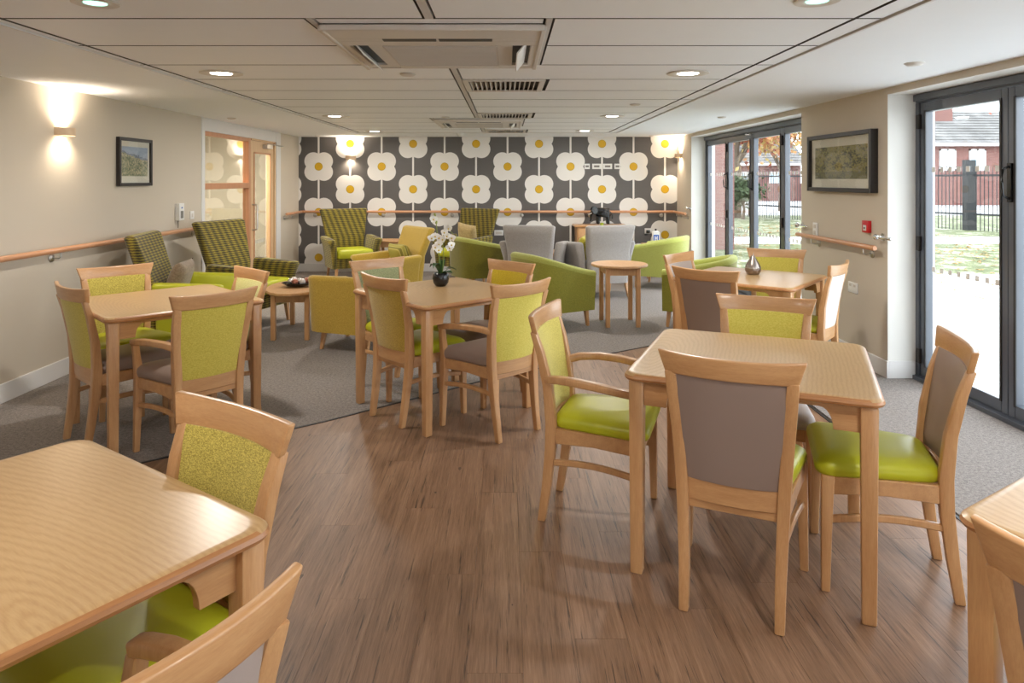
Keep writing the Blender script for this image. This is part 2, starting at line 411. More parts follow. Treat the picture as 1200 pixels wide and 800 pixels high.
# back wall with wallpaper
struct('wall_back', MB().box(-3.6, 3.2, YB, YB+.2, -.1, H+.1).mesh('wall_back', paper_m, smooth=False))
struct('wall_front', MB().box(-3.6, .4, YF-.2, YF, -.1, H+.1).box(2.6, 3.4, YF-.2, YF, -.1, H+.1).box(.4, 2.6, YF-.2, YF, 2.1, H+.1).mesh('wall_front', wall_m, smooth=False))
wf = struct('fill_window', None, (.4, YF-.12, 0))  # unseen glazed opening, added to let in daylight as fill
for i in range(2):
    a, b = 2.2*i/2, 2.2*(i+1)/2
    f_ = obj('window_frame', MB().box(a, a+.06, -.03, .03, 0, 2.1).box(b-.06, b, -.03, .03, 0, 2.1).box(a+.06, b-.06, -.03, .03, 0, .08).box(a+.06, b-.06, -.03, .03, 2.02, 2.1).mesh('window_frame', alu), wf)
    obj('pane', MB().box(a+.055, b-.055, -.004, .004, .075, 2.025).mesh('pane', glass_m, smooth=False), f_)
# left wall, with the opening to the corridor
OY0, OY1 = 7.72, 10.40
wl = MB().box(XL-.16, XL, YF, OY0, -.1, H+.1).box(XL-.16, XL, OY1, YB, -.1, H+.1)
struct('wall_left', wl.mesh('wall_left', wall_m, smooth=False))
tl = MB().box(XL-.15, XL+.008, OY0-.005, OY0+.075, 0, H).box(XL-.15, XL+.008, OY1-.19, OY1+.005, 0, H).box(XL-.15, XL+.004, OY0+.07, OY1-.18, 2.045, H)
struct('trim_3', tl.mesh('screen_surround', white_p, bev=.002, seg=1))
# right wall
wr = MB()
S0, S1, S2, S3, S4 = 10.50, 6.73, 5.25, .70, YF
for a, b in ((S0, YB), (S2, S1), (S4, S3)): wr.box(0, .36, R(a), R(b), -.1, H+.1)
for a, b in ((S1, S0), (S3, S2)): wr.box(0, .36, R(a), R(b), 2.14, H+.1)
wrm = wr.mesh('wall_right', wall_m, smooth=False); wrm.materials.append(reveal_m)
for p in wrm.polygons:     # the reveals inside the two openings are coloured paler
    if abs(p.normal.y) > .9 or p.normal.z < -.9: p.material_index = 1
struct('wall_right', wrm, (OR.x, OR.y, 0), PHI)
# baseboards
def bb(name, mb): return mb.mesh(name, white_p, bev=.003, seg=1)
struct('baseboard_left', bb('baseboard', MB().box(XL, XL+.015, YF, OY0-.005, 0, .13).box(XL, XL+.015, OY1+.005, YB, 0, .13)))
struct('baseboard_back', bb('baseboard', MB().box(XL, 2.77, YB-.015, YB, 0, .13)))
b3 = MB()
for a, b in ((S0, YB), (S2-.015, S1+.015), (S4, S3+.015)): b3.box(-.015, 0, R(a), R(b), 0, .13)
for yy in (S1, S3): b3.box(0, .2, R(yy), R(yy)+.015, 0, .13)
for yy in (S0, S2): b3.box(0, .2, R(yy)-.015, R(yy), 0, .13)
struct('baseboard_right', bb('baseboard', b3), (OR.x, OR.y, 0), PHI)

# ------------------------------------------------------------------ folding glass doors in the right wall
def square_row(y0, y1, z):
    m = MB(); n = int((y1-y0)/.088); st = (y1-y0)/n
    for i in range(n): m.box(-.004, -.0025, y0+st*(i+.5)-.019, y0+st*(i+.5)+.019, z-.019, z+.019)
    return m
def leafset(name, ya, yb_, n, handle_at):
    root = struct(name, None, RP(.21, ya), PHI)       # local: x out, y from ya downwards
    L = yb_-ya
    fm = MB().box(0, .08, L-.0, L+.045-.045, 2.07, 2.14)
    fm = MB().box(0, .08, 0, L, 2.075, 2.14).box(-.03, .09, 0, L, -.01, .03).box(0, .08, 0, .045, 0, 2.075).box(0, .08, L-.045, L, 0, 2.075)
    fm.box(-.018, .0, 0, L, 2.085, 2.135)
    obj('outer_frame', fm.mesh('outer_frame', alu, bev=.003, seg=1), root)
    w = (L-.09)/n
    for i in range(n):
        a = .045+w*i; b = a+w; fw = .058
        q = MB().box(.01, .07, a+.002, a+fw, .035, 2.07).box(.01, .07, b-fw, b-.002, .035, 2.07).box(.01, .07, a+fw, b-fw, .035, .115).box(.01, .07, a+fw, b-fw, 2.0, 2.07)
        lf = obj('door_leaf', q.mesh('door_leaf', alu, bev=.003, seg=1), root)
        obj('pane', MB().box(.036, .044, a+fw-.005, b-fw+.005, .11, 2.005).mesh('pane', glass_m, smooth=False), lf)
        bd = MB().box(.004, .012, a+fw-.006, a+fw+.010, .105, 2.01).box(.004, .012, b-fw-.010, b-fw+.006, .105, 2.01)
        obj('glazing_bead', bd.mesh('glazing_bead', black_m), lf)
        for z in (1.57, .84):
            s_ = square_row(a+fw+.02, b-fw-.02, z); me = s_.mesh('safety_squares', white_pl, smooth=False)
            o = obj('safety_squares', me, lf, (.036, 0, 0)); o['label'] = 'row of small white safety squares on the glass'; o['kind'] = 'stuff'
        if i in handle_at:
            hm = MB().box(-.008, .01, b-.045, b-.012, 1.36, 1.60)
            hm.tube([(-.006, b-.028, 1.38), (-.045, b-.028, 1.40), (-.05, b-.028, 1.48), (-.045, b-.028, 1.56), (-.006, b-.028, 1.58)], .008, 8)
            obj('handle', hm.mesh('handle', black, bev=.002, seg=1), lf)
        for z in (.18, 1.02, 1.93):
            if i % 2 == 0: obj('hinge', MB().box(-.012, .012, b-.02, b+.02, z-.055, z+.055).mesh('hinge', black_m, bev=.004, seg=1), lf)
    return root
leafset('door_1', S1+.0, S0, 4, (1, 2))
leafset('door_2', S3, S2, 5, (2, 3))
lb = MB().box(-.02, .02, -.05, .05, -.012, .012).ball((-.03, -.02, 0), .014).ball((-.03, .025, 0), .014)
tag(obj('door_latch', lb.mesh('door_latch', chrome, bev=.003, seg=1), None, RP(.19, 8.62, 2.055), PHI), 'small chrome catch at the head of the far folding doors', 'catch')

# ------------------------------------------------------------------ timber screen and door to corridor (left)
sc_ = struct('window_1', None, (XL, 0, 0))
fm = MB().box(-.09, -.01, 7.795, 7.83, 0, 2.045).box(-.09, -.01, 9.16, 9.235, 0, 2.045).box(-.09, -.01, 7.83, 9.16, 2.0, 2.045)
fm.box(-.1, .01, 7.80, 9.17, 1.385, 1.455).box(-.09, -.01, 7.83, 9.16, 0, .12)
obj('window_frame', fm.mesh('window_frame', frame_w, bev=.003, seg=1), sc_)
obj('pane', MB().box(-.055, -.048, 7.825, 9.165, 1.45, 2.005).mesh('pane', glass_i, smooth=False), sc_)
obj('pane', MB().box(-.055, -.048, 7.825, 9.165, .115, 1.39).mesh('pane', glass_i, smooth=False), sc_)
dr = struct('door_3', None, (XL, 0, 0))
d0, d1 = 9.245, 10.155
q = MB().box(-.07, -.02, d0, d0+.13, .01, 2.02).box(-.07, -.02, d1-.15, d1, .01, 2.02).box(-.07, -.02, d0+.13, d1-.15, .01, .25).box(-.07, -.02, d0+.13, d1-.15, 1.86, 2.02)
obj('door_leaf', q.mesh('door_leaf', door_w, bev=.002, seg=1), dr)
bd = MB()
for a, b, z0, z1 in ((d0+.12, d0+.14, .24, 1.87), (d1-.16, d1-.14, .24, 1.87)): bd.box(-.018, -.010, a, b, z0, z1)
bd.box(-.018, -.010, d0+.12, d1-.14, .24, .26).box(-.018, -.010, d0+.12, d1-.14, 1.85, 1.87)
obj('glazing_bead', bd.mesh('glazing_bead', frame_w, bev=.001, seg=1), dr)
obj('pane', MB().box(-.05, -.042, d0+.125, d1-.145, .245, 1.865).mesh('pane', glass_i, smooth=False), dr)
h = MB().tube([(-.018, d0+.07, .82), (.04, d0+.07, .825), (.045, d0+.07, .84), (.045, d0+.07, 1.14), (.04, d0+.07, 1.155), (-.018, d0+.07, 1.16)], .011, 10)
obj('pull_handle', h.mesh('pull_handle', steel), dr)
o = obj('door_closer', MB().box(-.02, .05, d1-.45, d1-.22, 1.93, 1.985).box(.005, .03, d1-.35, d1+.32, 1.99, 2.002).mesh('door_closer', steel, bev=.004, seg=1), dr)
ms = MB()
for i in range(6): ms.box(-.0405, -.0400, d0+.2+i*.07, d0+.235+i*.07, .62, .67)
ss = obj('safety_marks', ms.mesh('safety_marks', plain('etched glass', lin(190, 190, 184), .8)), dr); ss['kind'] = 'stuff'
obj('door_stop', MB().box(-.09, -.0, d1+.005, d1+.05, 0, 2.045).box(-.09, -.0, d0-.005, d1+.05, 2.022, 2.045).mesh('door_stop', door_w, bev=.002, seg=1), dr)
# corridor behind
co = MB().box(-5.2, -5.1, 6.6, 11.6, -.05, 2.3)
co2 = MB().box(-5.2, XL-.16, 6.5, 6.6, -.05, 2.3).box(-5.2, XL-.16, 11.5, 11.6, -.05, 2.3)
struct('wall_corridor', MB().add(co.v, co.f).add(co2.v, co2.f).mesh('wall_corridor', plain('corridor paint', lin(226, 220, 204), .7, var=.02), smooth=False))
struct('floor_corridor', MB().box(-5.2, XL-.0, 6.5, 11.6, -.12, -.001).mesh('floor_corridor', carpet_m, smooth=False))
struct('ceiling_corridor', MB().box(-5.2, XL-.16, 6.5, 11.6, 2.25, 2.35).mesh('ceiling_corridor', ceil_m, smooth=False))
light('corridor_lamp', 'AREA', (-4.3, 9.2, 2.22), 75, (1, .93, .82), size=.5)
cd = struct('door_4', None, (-5.1, 9.6, 0))
obj('door_leaf', MB().box(0, .04, 0, .92, .01, 2.02).mesh('door_leaf', white_p, bev=.002, seg=1), cd)
obj('door_frame', MB().box(0, .06, -.06, 0, 0, 2.08).box(0, .06, .92, .98, 0, 2.08).box(0, .06, 0, .92, 2.02, 2.08).mesh('door_frame', frame_w, bev=.002, seg=1), cd)
obj('handle', MB().tube([(.04, .08, 1.02), (.09, .08, 1.02), (.09, .2, 1.02)], .012, 8).mesh('handle', chrome), cd)

# ------------------------------------------------------------------ handrails
def handrail(name, label, p0, p1, n, brs, ends=(1, 1)):
    """rail from p0 to p1 (xy), n = inward normal, brackets at given distances"""
    p0 = Vector(p0); p1 = Vector(p1); n = Vector(n); d = (p1-p0).normalized(); L = (p1-p0).length
    t = thing(name, label, 'handrail', (p0.x, p0.y, 0), math.atan2(d.y, d.x), 'wall handrails')
    s = 1 if Vector((-d.y, d.x)).dot(n) > 0 else -1
    off = .075*s
    rings = []
    for x in [0, .012, L-.012, L]:
        k = .8 if x in (0, L) else 1
        rings.append([(x, off+.021*k*math.cos(a), .975+.021*k*math.sin(a)) for a in [2*PI*i/14 for i in range(14)]])
    obj('rail', MB().loft(rings).mesh('rail', cm('railm', lambda: wood('handrail beech', lin(208, 154, 114), lin(188, 132, 92), .35, 'x', coat=.2))), t)
    for b in brs:
        bk = MB(); n_ = 14
        bk.loft([[(b+r*math.cos(2*PI*i/n_), yy, .915+r*math.sin(2*PI*i/n_)) for i in range(n_)] for r, yy in ((.032, 0), (.032, .008*s), (.024, .014*s))])
        bk.tube([(b, .01*s, .915), (b, off*.8, .912), (b, off, .922), (b, off, .958)], .006, 8)
        obj('bracket', bk.mesh('bracket', steel), t)
    return t
handrail('handrail', 'long beech handrail on the left greige wall', (XL, 3.0), (XL, 7.66), (1, 0), (1.0, 2.17, 3.3, 4.5))
handrail('handrail', 'short beech handrail between corridor door and flower wall', (XL, 10.46), (XL, YB-.06), (1, 0), (.12, .5))
handrail('handrail', 'beech handrail across the flower wallpaper', (XL+.06, YB), (2.72, YB), (0, -1), [(-.0+X-XL-.06) for X in (-3.12, -2.01, -.89, .24, 1.35, 2.51)])
a = RP(0, YB-.05); b = RP(0, 10.55)
handrail('handrail', 'short beech handrail at the far right corner', a[:2], b[:2], (-1, 0), (.2, .6))
a = RP(0, 6.66); b = RP(0, 5.29)
handrail('handrail', 'beech handrail below the landscape picture on the pier', a[:2], b[:2], (-1, 0), (.3, 1.2))
# door hold-open hooks
for Y, lab in ((6.69, 'chrome door holder left of the pier handrail'), (5.30, 'chrome door holder beside the red call point'), (10.54, 'chrome door holder in the far right corner')):
    m = MB().tube([(0, 0, 0), (-.012, 0, 0)], .028, 14).tube([(-.01, 0, 0), (-.05, 0, 0)], .01, 8).ball((-.06, 0, 0), .024)
    m.tube([(-.055, 0, 0), (-.05, -.06, -.004), (-.03, -.13, -.006)], .008, 8).ball((-.03, -.13, -.006), .014)
    tag(obj('door_holder', m.mesh('door_holder', chrome), None, RP(0, Y, 1.06), PHI), lab, 'door holder', 'door hold-open hooks')

# ------------------------------------------------------------------ wall lights
def sconce(label, loc, rz):
    t = thing('wall_light', label, 'wall light', loc, rz, 'up and down wall lights')   # local +y out of the wall
    n = 16; outer = [(.085*math.cos(a), .10*math.sin(a)) for a in [PI*i/n for i in range(n+1)]]
    inner = [(x*.95, y*.94+.002) for x, y in reversed(outer)]
    prof = outer+inner
    obj('shade', MB().loft([ring(prof, -.03), ring(prof, .03)]).mesh('shade', plain('sand metal', lin(205, 180, 150), .45, var=.02), smooth=True), t)
    obj('backplate', MB().box(-.05, .05, 0, .012, -.028, .028).mesh('backplate', plain('sand metal', lin(205, 180, 150), .45, var=.02)), t)
    obj('bulb', MB().tube([(-.035, .045, 0), (.035, .045, 0)], .014, 10).mesh('bulb', sconce_e), t)
    for s, nm in ((1, 'up'), (-1, 'down')):
        light('wall_lamp', 'SPOT', (0, .045, .03*s), SCONCE_W*(1.25 if s > 0 else .9), (1, .84, .66), t, rot=((PI if s > 0 else 0)+(.10*s), 0, 0), spot_size=math.radians(150), spot_blend=1, shadow_soft_size=.03)
sconce('curved wall light glowing on the left greige wall', (XL, 5.29, 1.86), -PI/2)
sconce('curved wall light glowing on the flower wallpaper', (-2.54, YB, 1.855), PI)
p = RP(0, 11.08, 1.875); sconce('curved wall light on the far right wall end', p, PI/2+PHI)

# ------------------------------------------------------------------ ceiling fittings
def downlight(x, y, lab, on=True, r=.135, grp='large round ceiling downlights'):
    t = thing('downlight', lab, 'ceiling light', (x, y, H), 0, grp)
    ri = r*.5
    m = cm(('dl', r), lambda: MB().loft([[(q*math.cos(2*PI*k/32), q*math.sin(2*PI*k/32), z) for k in range(32)] for q, z in ((r, .002), (r, -.004), (r*.9, -.007), (ri*1.15, -.004), (ri, .0), (ri, .002))], cap=False).mesh('bezel', cream_pl))
    obj('bezel', m, t)
    obj('lamp', cm(('dll', r, on), lambda: MB().lathe([(ri*.98, .0), (ri*.98, -.003), (ri*.6, -.0035)], n=24).mesh('lamp', lamp_e if on else green_e)), t)
    if on: light('downlight_lamp', 'AREA', (0, 0, -.012), DOWN_W, (1, .95, .88), t, shape='DISK', size=r*.9)
DL = [(-1.61, 2.72, 'small pale green light at the top left of the ceiling'), (1.2, 2.69, 'small pale green light right of the near ceiling cassette'), (-1.86, 4.53, 'bright downlight left of the near ceiling cassette'),
      (1.18, 4.53, 'bright downlight right of the slotted ceiling vent'), (-1.88, 7.6, 'downlight left of the middle ceiling vent'), (1.15, 7.6, 'downlight right of the middle ceiling vent'),
      (-1.9, 10.0, 'far downlight above the flower wall, left side'), (1.11, 9.9, 'far downlight above the flower wall, right side')]
for i_, (x, y, l) in enumerate(DL):
    if i_ < 2: downlight(x, y, l, False, .085, 'small pale green ceiling lights')
    else: downlight(x, y, l)
downlight(-1.6, .88, 'unseen fill downlight added above the large lower left table')  # this and the next lamp: unseen, added to brighten the near tables
downlight(1.2, .88, 'unseen fill downlight added above the table at the lower right')
downlight(-1.0, -1.2, 'unseen fill downlight added behind the lower left table', )  # out of view, added as fill from behind the camera
def disc(x, y, r, lab, h=.012, nm='ceiling_sensor', cat='sensor'):
    m = MB().lathe([(r, .0), (r, -.003), (r*.75, -h), (r*.25, -h*1.15)], n=20).mesh(nm, cream_pl)
    return tag(obj(nm, m, None, (x, y, H)), lab, cat, 'small round ceiling fittings')
disc(-.65, 4.57, .052, 'small round sensor in front of the near cassette')
disc(-.68, 7.7, .045, 'small round sensor beside the second slotted vent')
disc(-1.75, 7.6, .035, 'tiny round sensor beside the middle left downlight')
disc(1.18, 6.4, .05, 'small round sensor near the right row of downlights')
disc(2.42, 4.13, .055, 'white round spot on the plaster near the right doors', .014)
disc(2.38, 7.7, .05, 'white round spot on the plaster by the far doors', .014)
disc(-3.1, 7.83, .05, 'round spot on the plaster above the timber screen', .014)
disc(-3.0, 11.0, .04, 'round spot on the plaster in the far left corner')
disc(2.28, 11.0, .04, 'round spot on the plaster in the far right corner')
sd = thing('smoke_detector', 'white domed smoke detector beyond the second cassette', 'smoke detector', (-.7, 10.42, H))
obj('base', MB().lathe([(.055, 0), (.055, -.012), (.05, -.018)], n=20).mesh('base', white_pl), sd)
obj('dome', MB().lathe([(.042, -.016), (.042, -.03), (.03, -.042), (.01, -.045)], n=20).mesh('dome', white_pl), sd)
def cassette(y0, lab):
    t = thing('ceiling_cassette', lab, 'air conditioner', (-.335, y0+.658, H), 0, 'ceiling air conditioning cassettes')
    S = .50; D = .555; z0, z1 = -.02, 0
    m = MB().box(-S, S, -D, -.335, z0, z1).box(-S, -.265, -.335, -.275, z0, z1).box(.265, S, -.335, -.275, z0, z1).box(-.006, .006, -.335, -.275, z0, z1)
    m.box(-S, S, -.275, -.17, z0, z1).box(-S, -.455, -.17, .43, z0, z1).box(.455, S, -.17, .43, z0, z1).box(-.365, .365, -.17, .43, z0, z1)
    m.box(-S, S, .43, .50, z0, z1).box(-S, -.30, .50, D, z0, z1).box(.30, S, .50, D, z0, z1).box(-.30, .30, .52, D, z0, z1)
    obj('face_plate', m.mesh('face_plate', cream_pl, bev=.003, seg=1), t)
    obj('slot_backing', MB().box(-.47, .47, -.40, .53, -.004, .0).mesh('slot_backing', dark_pl), t)
    obj('slot_shade', MB().box(-.262, -.008, -.332, -.278, -.0212, -.01).box(.008, .262, -.332, -.278, -.0212, -.01).box(-.47, -.30, .508, .516, -.021, -.01).mesh('slot_shade', dark_pl), t)  # dark strips fill the slots in place of the shade inside them
    obj('rim', MB().box(-S-.012, -S+.012, -D, D, -.028, 0).box(S-.012, S+.012, -D, D, -.028, 0).box(-S, S, -D-.012, -D+.012, -.028, 0).mesh('rim', cream_pl, bev=.004, seg=1), t)
    gr = MB().box(-.29, .29, -.16, .42, -.026, -.02)
    for i in range(18): y_ = -.15+i*.031; gr.box(-.28, .28, y_, y_+.018, -.029, -.025)
    g_ = obj('intake_grille', gr.mesh('intake_grille', plain('grille plastic', lin(196, 188, 178), .5, var=.02), smooth=False), t)
    for sx in (-1, 1):
        f = obj('flap', MB().box(-.004, .004, -.29, .29, -.038, .038).mesh('flap', white_pl, bev=.002, seg=1), t, (sx*.41, .13, -.03)); f.rotation_euler = (0, sx*.7, 0)
    return t
cassette(3.0, 'large square air conditioning cassette nearest, with open side flaps')
cassette(7.864, 'smaller looking air conditioning cassette near the flower wall')
def vent(y0, lab):
    t = thing('ceiling_vent', lab, 'vent', (-.02, y0+.304, H), 0, 'slotted ceiling vents')
    f = MB().box(-.29, .29, -.3, -.265, -.008, .004).box(-.29, .29, .265, .3, -.008, .004).box(-.29, -.25, -.265, .265, -.008, .004).box(.25, .29, -.265, .265, -.008, .004)
    obj('frame', f.mesh('frame', cream_pl, bev=.002, seg=1), t)
    obj('backing', MB().box(-.25, .25, -.265, .265, .035, .04).mesh('backing', grey_pl), t)
    sm = cm('slat', lambda: MB().loft([[(-.002, y_, -.006), (.002, y_, -.006), (.016, y_, .024), (.012, y_, .024)] for y_ in (-.262, .262)]).mesh('slat', cream_pl))
    for i in range(14): obj('slat', sm, t, (-.24+i*.035, 0, 0))
vent(4.824, 'slotted grey vent just beyond the near cassette')
vent(7.256, 'slotted vent just before the second cassette')
vent(9.688, 'farthest slotted vent before the flower wall')

# ------------------------------------------------------------------ pictures
def art_dunes():
    t = NT('dune watercolour print'); tc = t.n('ShaderNodeTexCoord'); sx = t.n('ShaderNodeSeparateXYZ'); t.l(tc.outputs['Generated'], sx.inputs[0])
    y, z = sx.outputs[1], sx.outputs[2]
    n1 = t.noise(t.coord((1, 2, 3), 'Generated'), 2.5, 4); n2 = t.noise(t.coord((1, 9, 4), 'Generated'), 3, 4, .7)
    hz = t.math('ADD', z, t.math('MULTIPLY', t.math('SUBTRACT', n1, .5), .35))
    hz = t.math('ADD', hz, t.math('MULTIPLY', t.math('SUBTRACT', y, .5), .25))
    sky = t.mix(n1, lin(120, 140, 176), lin(176, 188, 206))
    land = t.ramp(t.math('ADD', t.math('MULTIPLY', n2, .7), t.math('MULTIPLY', n1, .3)), [(.40, lin(74, 88, 66)), (.49, lin(136, 142, 112)), (.56, lin(196, 182, 150))])
    c = t.mix(t.math('GREATER_THAN', hz, .66), land, sky)
    ru = t.math('MULTIPLY', t.math('LESS_THAN', t.math('ABSOLUTE', t.math('SUBTRACT', hz, .70)), .035), t.math('GREATER_THAN', n2, .45))
    t.col(t.mix(t.math('MULTIPLY', ru, .7), c, lin(60, 66, 72))); return t.set(.5)
def art_trees():
    t = NT('woodland river print'); tc = t.n('ShaderNodeTexCoord'); sx = t.n('ShaderNodeSeparateXYZ'); t.l(tc.outputs['Generated'], sx.inputs[0])
    y, z = sx.outputs[1], sx.outputs[2]
    n1 = t.noise(t.coord((1, 3, 2), 'Generated'), 2.4, 5, .7); n2 = t.noise(t.coord((1, 12, 7), 'Generated'), 3, 4, .75)
    f = t.math('ADD', t.math('MULTIPLY', n1, .55), t.math('MULTIPLY', n2, .45))
    c = t.ramp(f, [(.38, lin(34, 38, 30)), (.46, lin(84, 82, 52)), (.52, lin(156, 146, 74)), (.57, lin(112, 106, 88)), (.64, lin(206, 204, 190))])
    vo = t.n('ShaderNodeVectorMath'); vo.operation = 'DISTANCE'; t.l(tc.outputs['Generated'], vo.inputs[0]); vo.inputs[1].default_value = (.5, .42, .66)
    c = t.mix(t.math('MULTIPLY', t.math('SUBTRACT', 1.0, t.math('MINIMUM', t.math('DIVIDE', vo.outputs['Value'], .2), 1.0)), .8), c, lin(186, 160, 30))
    c = t.mix(t.math('MULTIPLY', t.math('LESS_THAN', z, .22), .45), c, lin(52, 64, 56))
    t.col(c); return t.set(.5)
glz = glass('picture glass', (.98, .98, .97, 1), .02)
def picture(label, loc, rz, w, h, fw, depth, matw, art):
    t = thing('framed_picture', label, 'picture', loc, rz)      # local +x out of the wall, y along, z up
    m = MB(); a, b = w/2, h/2
    m.box(0, depth, -a, -a+fw, -b, b).box(0, depth, a-fw, a, -b, b).box(0, depth, -a+fw, a-fw, -b, -b+fw).box(0, depth, -a+fw, a-fw, b-fw, b)
    obj('frame', m.mesh('frame', black_m, bev=.002, seg=1), t)
    obj('mount', MB().box(.002, depth*.45, -a+fw*.8, a-fw*.8, -b+fw*.8, b-fw*.8).mesh('mount', plain('mount board', lin(216, 212, 200), .8, var=.01)), t)
    obj('print', MB().box(depth*.45, depth*.45+.002, -a+fw+matw[0], a-fw-matw[0], -b+fw+matw[1], b-fw-matw[2]).mesh('print', art), t)
    obj('glazing', MB().box(depth*.7, depth*.7+.002, -a+fw*.9, a-fw*.9, -b+fw*.9, b-fw*.9).mesh('glazing', glz), t)
picture('small dark framed dune landscape print on the left wall', (XL, 6.31, 1.655), 0, .56, .43, .028, .035, (.035, .06, .05), art_dunes())
picture('large dark framed woodland picture on the pier between doors', RP(0, 5.93, 1.643), PI+PHI, 1.10, .50, .035, .06, (.07, .075, .075), art_trees())

# ------------------------------------------------------------------ wall plates and devices
def plate(name, label, cat, loc, rz, w, h, d=.012, mat=None, extra=None, group=None):
    t = thing(name, label, cat, loc, rz, group)                 # local +x out of wall
    obj('plate', MB().box(0, d, -w/2, w/2, -h/2, h/2).mesh('plate', mat or white_pl, bev=.003, seg=2), t)
    for nm, b, mt in (extra or []): obj(nm, MB().box(*b).mesh(nm, mt, bev=.001, seg=1), t)
    return t
t = plate('intercom', 'white wall intercom with grey keypad left of the timber screen', 'intercom', (XL, 7.16, 1.165), 0, .11, .175, .045, None,
      [('keypad', (.045, .048, -.028, .028, -.065, .01), grey_pl), ('indicator', (.045, .048, -.012, .012, .035, .05), blue_pl)])
obj('cable', MB().tube([(.006, .0, -.085), (.006, .0, -.165)], .003, 6).mesh('cable', grey_pl), t)
plate('light_switch', 'white light switch between intercom and timber screen', 'switch', (XL, 7.475, 1.115), 0, .087, .087, .01, None, [('rocker', (.01, .014, -.014, .014, -.02, .02), cream_pl)])
B = -PI/2
for i, (px, w, lab) in enumerate(((688, .087, 'leftmost small white socket plate high on the flower wall'), (699.2, .147, 'double white socket plate high up, left of a flower stem'), (712, .147, 'double white socket plate high up, right of a flower stem'), (723.5, .10, 'rightmost white socket plate high up, touching a flower'))):
    X = (px-594)*YB/815
    plate('wall_socket', lab, 'socket', (X, YB, 1.71), B, w, .087, .01, None, [('insert', (.01, .012, -w*.3, w*.3, -.016, .016), grey_pl)], 'sockets high on the flower wall')
plate('wall_socket', 'double white socket low on the flower wall behind grey chair', 'socket', ((584.5-594)*YB/815, YB, .63), B, .147, .087, .01, None, [('insert', (.01, .012, -.05, .05, -.018, .018), cream_pl)])
t = plate('wall_socket', 'white socket with a black plug low on the flower wall', 'socket', ((759-594)*YB/815, YB, .66), B, .10, .087, .01)
obj('plug', MB().box(.01, .05, -.03, .03, -.035, .015).box(.03, .045, -.06, -.01, -.07, -.04).mesh('plug', black, bev=.006), t)
plate('fire_call_point', 'red fire call point above the pier handrail', 'call point', RP(0, 5.52, 1.125), PI+PHI, .09, .095, .03, red_pl,
      [('window', (.03, .033, -.022, .022, -.032, .012), white_pl), ('button', (.033, .036, -.008, .008, -.018, -.004), dark_pl)])
plate('light_switch', 'white double light switch over the pier handrail end', 'switch', RP(0, 6.42, 1.04), PI+PHI, .087, .12, .012, None, [('rocker', (.012, .016, -.02, .02, .01, .045), cream_pl), ('rocker', (.012, .016, -.02, .02, -.045, -.01), cream_pl)])
plate('wall_socket', 'double white socket low on the pier behind the pale chair', 'socket', RP(0, 5.75, .605), PI+PHI, .147, .087, .01, None, [('rocker', (.01, .014, .02, .05, .01, .03), cream_pl), ('rocker', (.01, .014, -.05, -.02, .01, .03), cream_pl)])

# ------------------------------------------------------------------ dining chairs
def post(s):
    P = [((.156, -.238, 0), .032, .034), ((.158, -.215, .15), .036, .040), ((.164, -.195, .32), .040, .046), ((.169, -.190, .44), .042, .048),
         ((.180, -.203, .60), .042, .040), ((.192, -.235, .75), .042, .032), ((.199, -.262, .835), .038, .026)]
    return MB().loft([[(s*(p[0]-w/2), p[1]-d/2, p[2]), (s*(p[0]+w/2), p[1]-d/2, p[2]), (s*(p[0]+w/2), p[1]+d/2, p[2]), (s*(p[0]-w/2), p[1]+d/2, p[2])] for p, w, d in P])
def frontleg(s, arm):
    P = [((.219, .203, 0), .030), ((.214, .200, .2), .036), ((.208, .195, .42), .044)]
    if arm: P += [((.218, .200, .52), .036), ((.228, .196, .598), .034)]
    return MB().loft([[(s*(p[0]-w/2), p[1]-w/2, p[2]), (s*(p[0]+w/2), p[1]-w/2, p[2]), (s*(p[0]+w/2), p[1]+w/2, p[2]), (s*(p[0]-w/2), p[1]+w/2, p[2])] for p, w in P])
def crest():
    n = 14; rings = []
    for i in range(n+1):
        u = -1+2*i/n; y0 = -.300+.036*u*u; th = .024
        top = .900+.009*abs(u)**2.5; bx, tx = .216*u, .242*u
        rings.append([(bx, y0-th/2+.012, .826), (bx, y0+th/2+.012, .826), (tx, y0+th/2, top), (tx, y0-th/2, top)])
    return MB().loft(rings)
def lowrail():
    n = 10; rings = []
    for i in range(n+1):
        u = -1+2*i/n; y0 = -.206+.018*u*u; x = .152*u
        rings.append([(x, y0-.012, .375), (x, y0+.012, .375), (x*1.02, y0+.010, .452), (x*1.02, y0-.014, .452)])
    return MB().loft(rings)
def panel():
    nz, nx = 10, 12; rings = []
    for k in range(nz+1):
        t = k/nz; z = .450+.382*t
        w = .150+(.184-.150)*t; yc = -.196-.062*t**1.3
        edge = .012; f = math.sin(min(1, t*8)*PI/2)*math.sin(min(1, (1-t)*8)*PI/2)
        fr = []; bk = []
        for i in range(nx+1):
            u = -1+2*i/nx; cu = -.022*(1-u*u); s_ = (1-u**6)*.5+.5
            fr.append((w*u, yc+cu+.006+.012*s_*max(f, .3), z)); bk.append((w*u, yc+cu-.006-.006*s_*max(f, .3), z))
        rings.append(fr+bk[::-1])
    return MB().loft(rings)
def seat():
    def o(i, z): return ring(rpoly([(-.170+i, -.185+i), (.170-i, -.185+i), (.238-i, .238-i), (-.238+i, .238-i)], .045, 4), z)
    rings = [o(.012, .415), o(.003, .425), o(0, .445), o(.006, .463), o(.022, .477), o(.055, .487), o(.11, .492)]
    return MB().loft(rings)
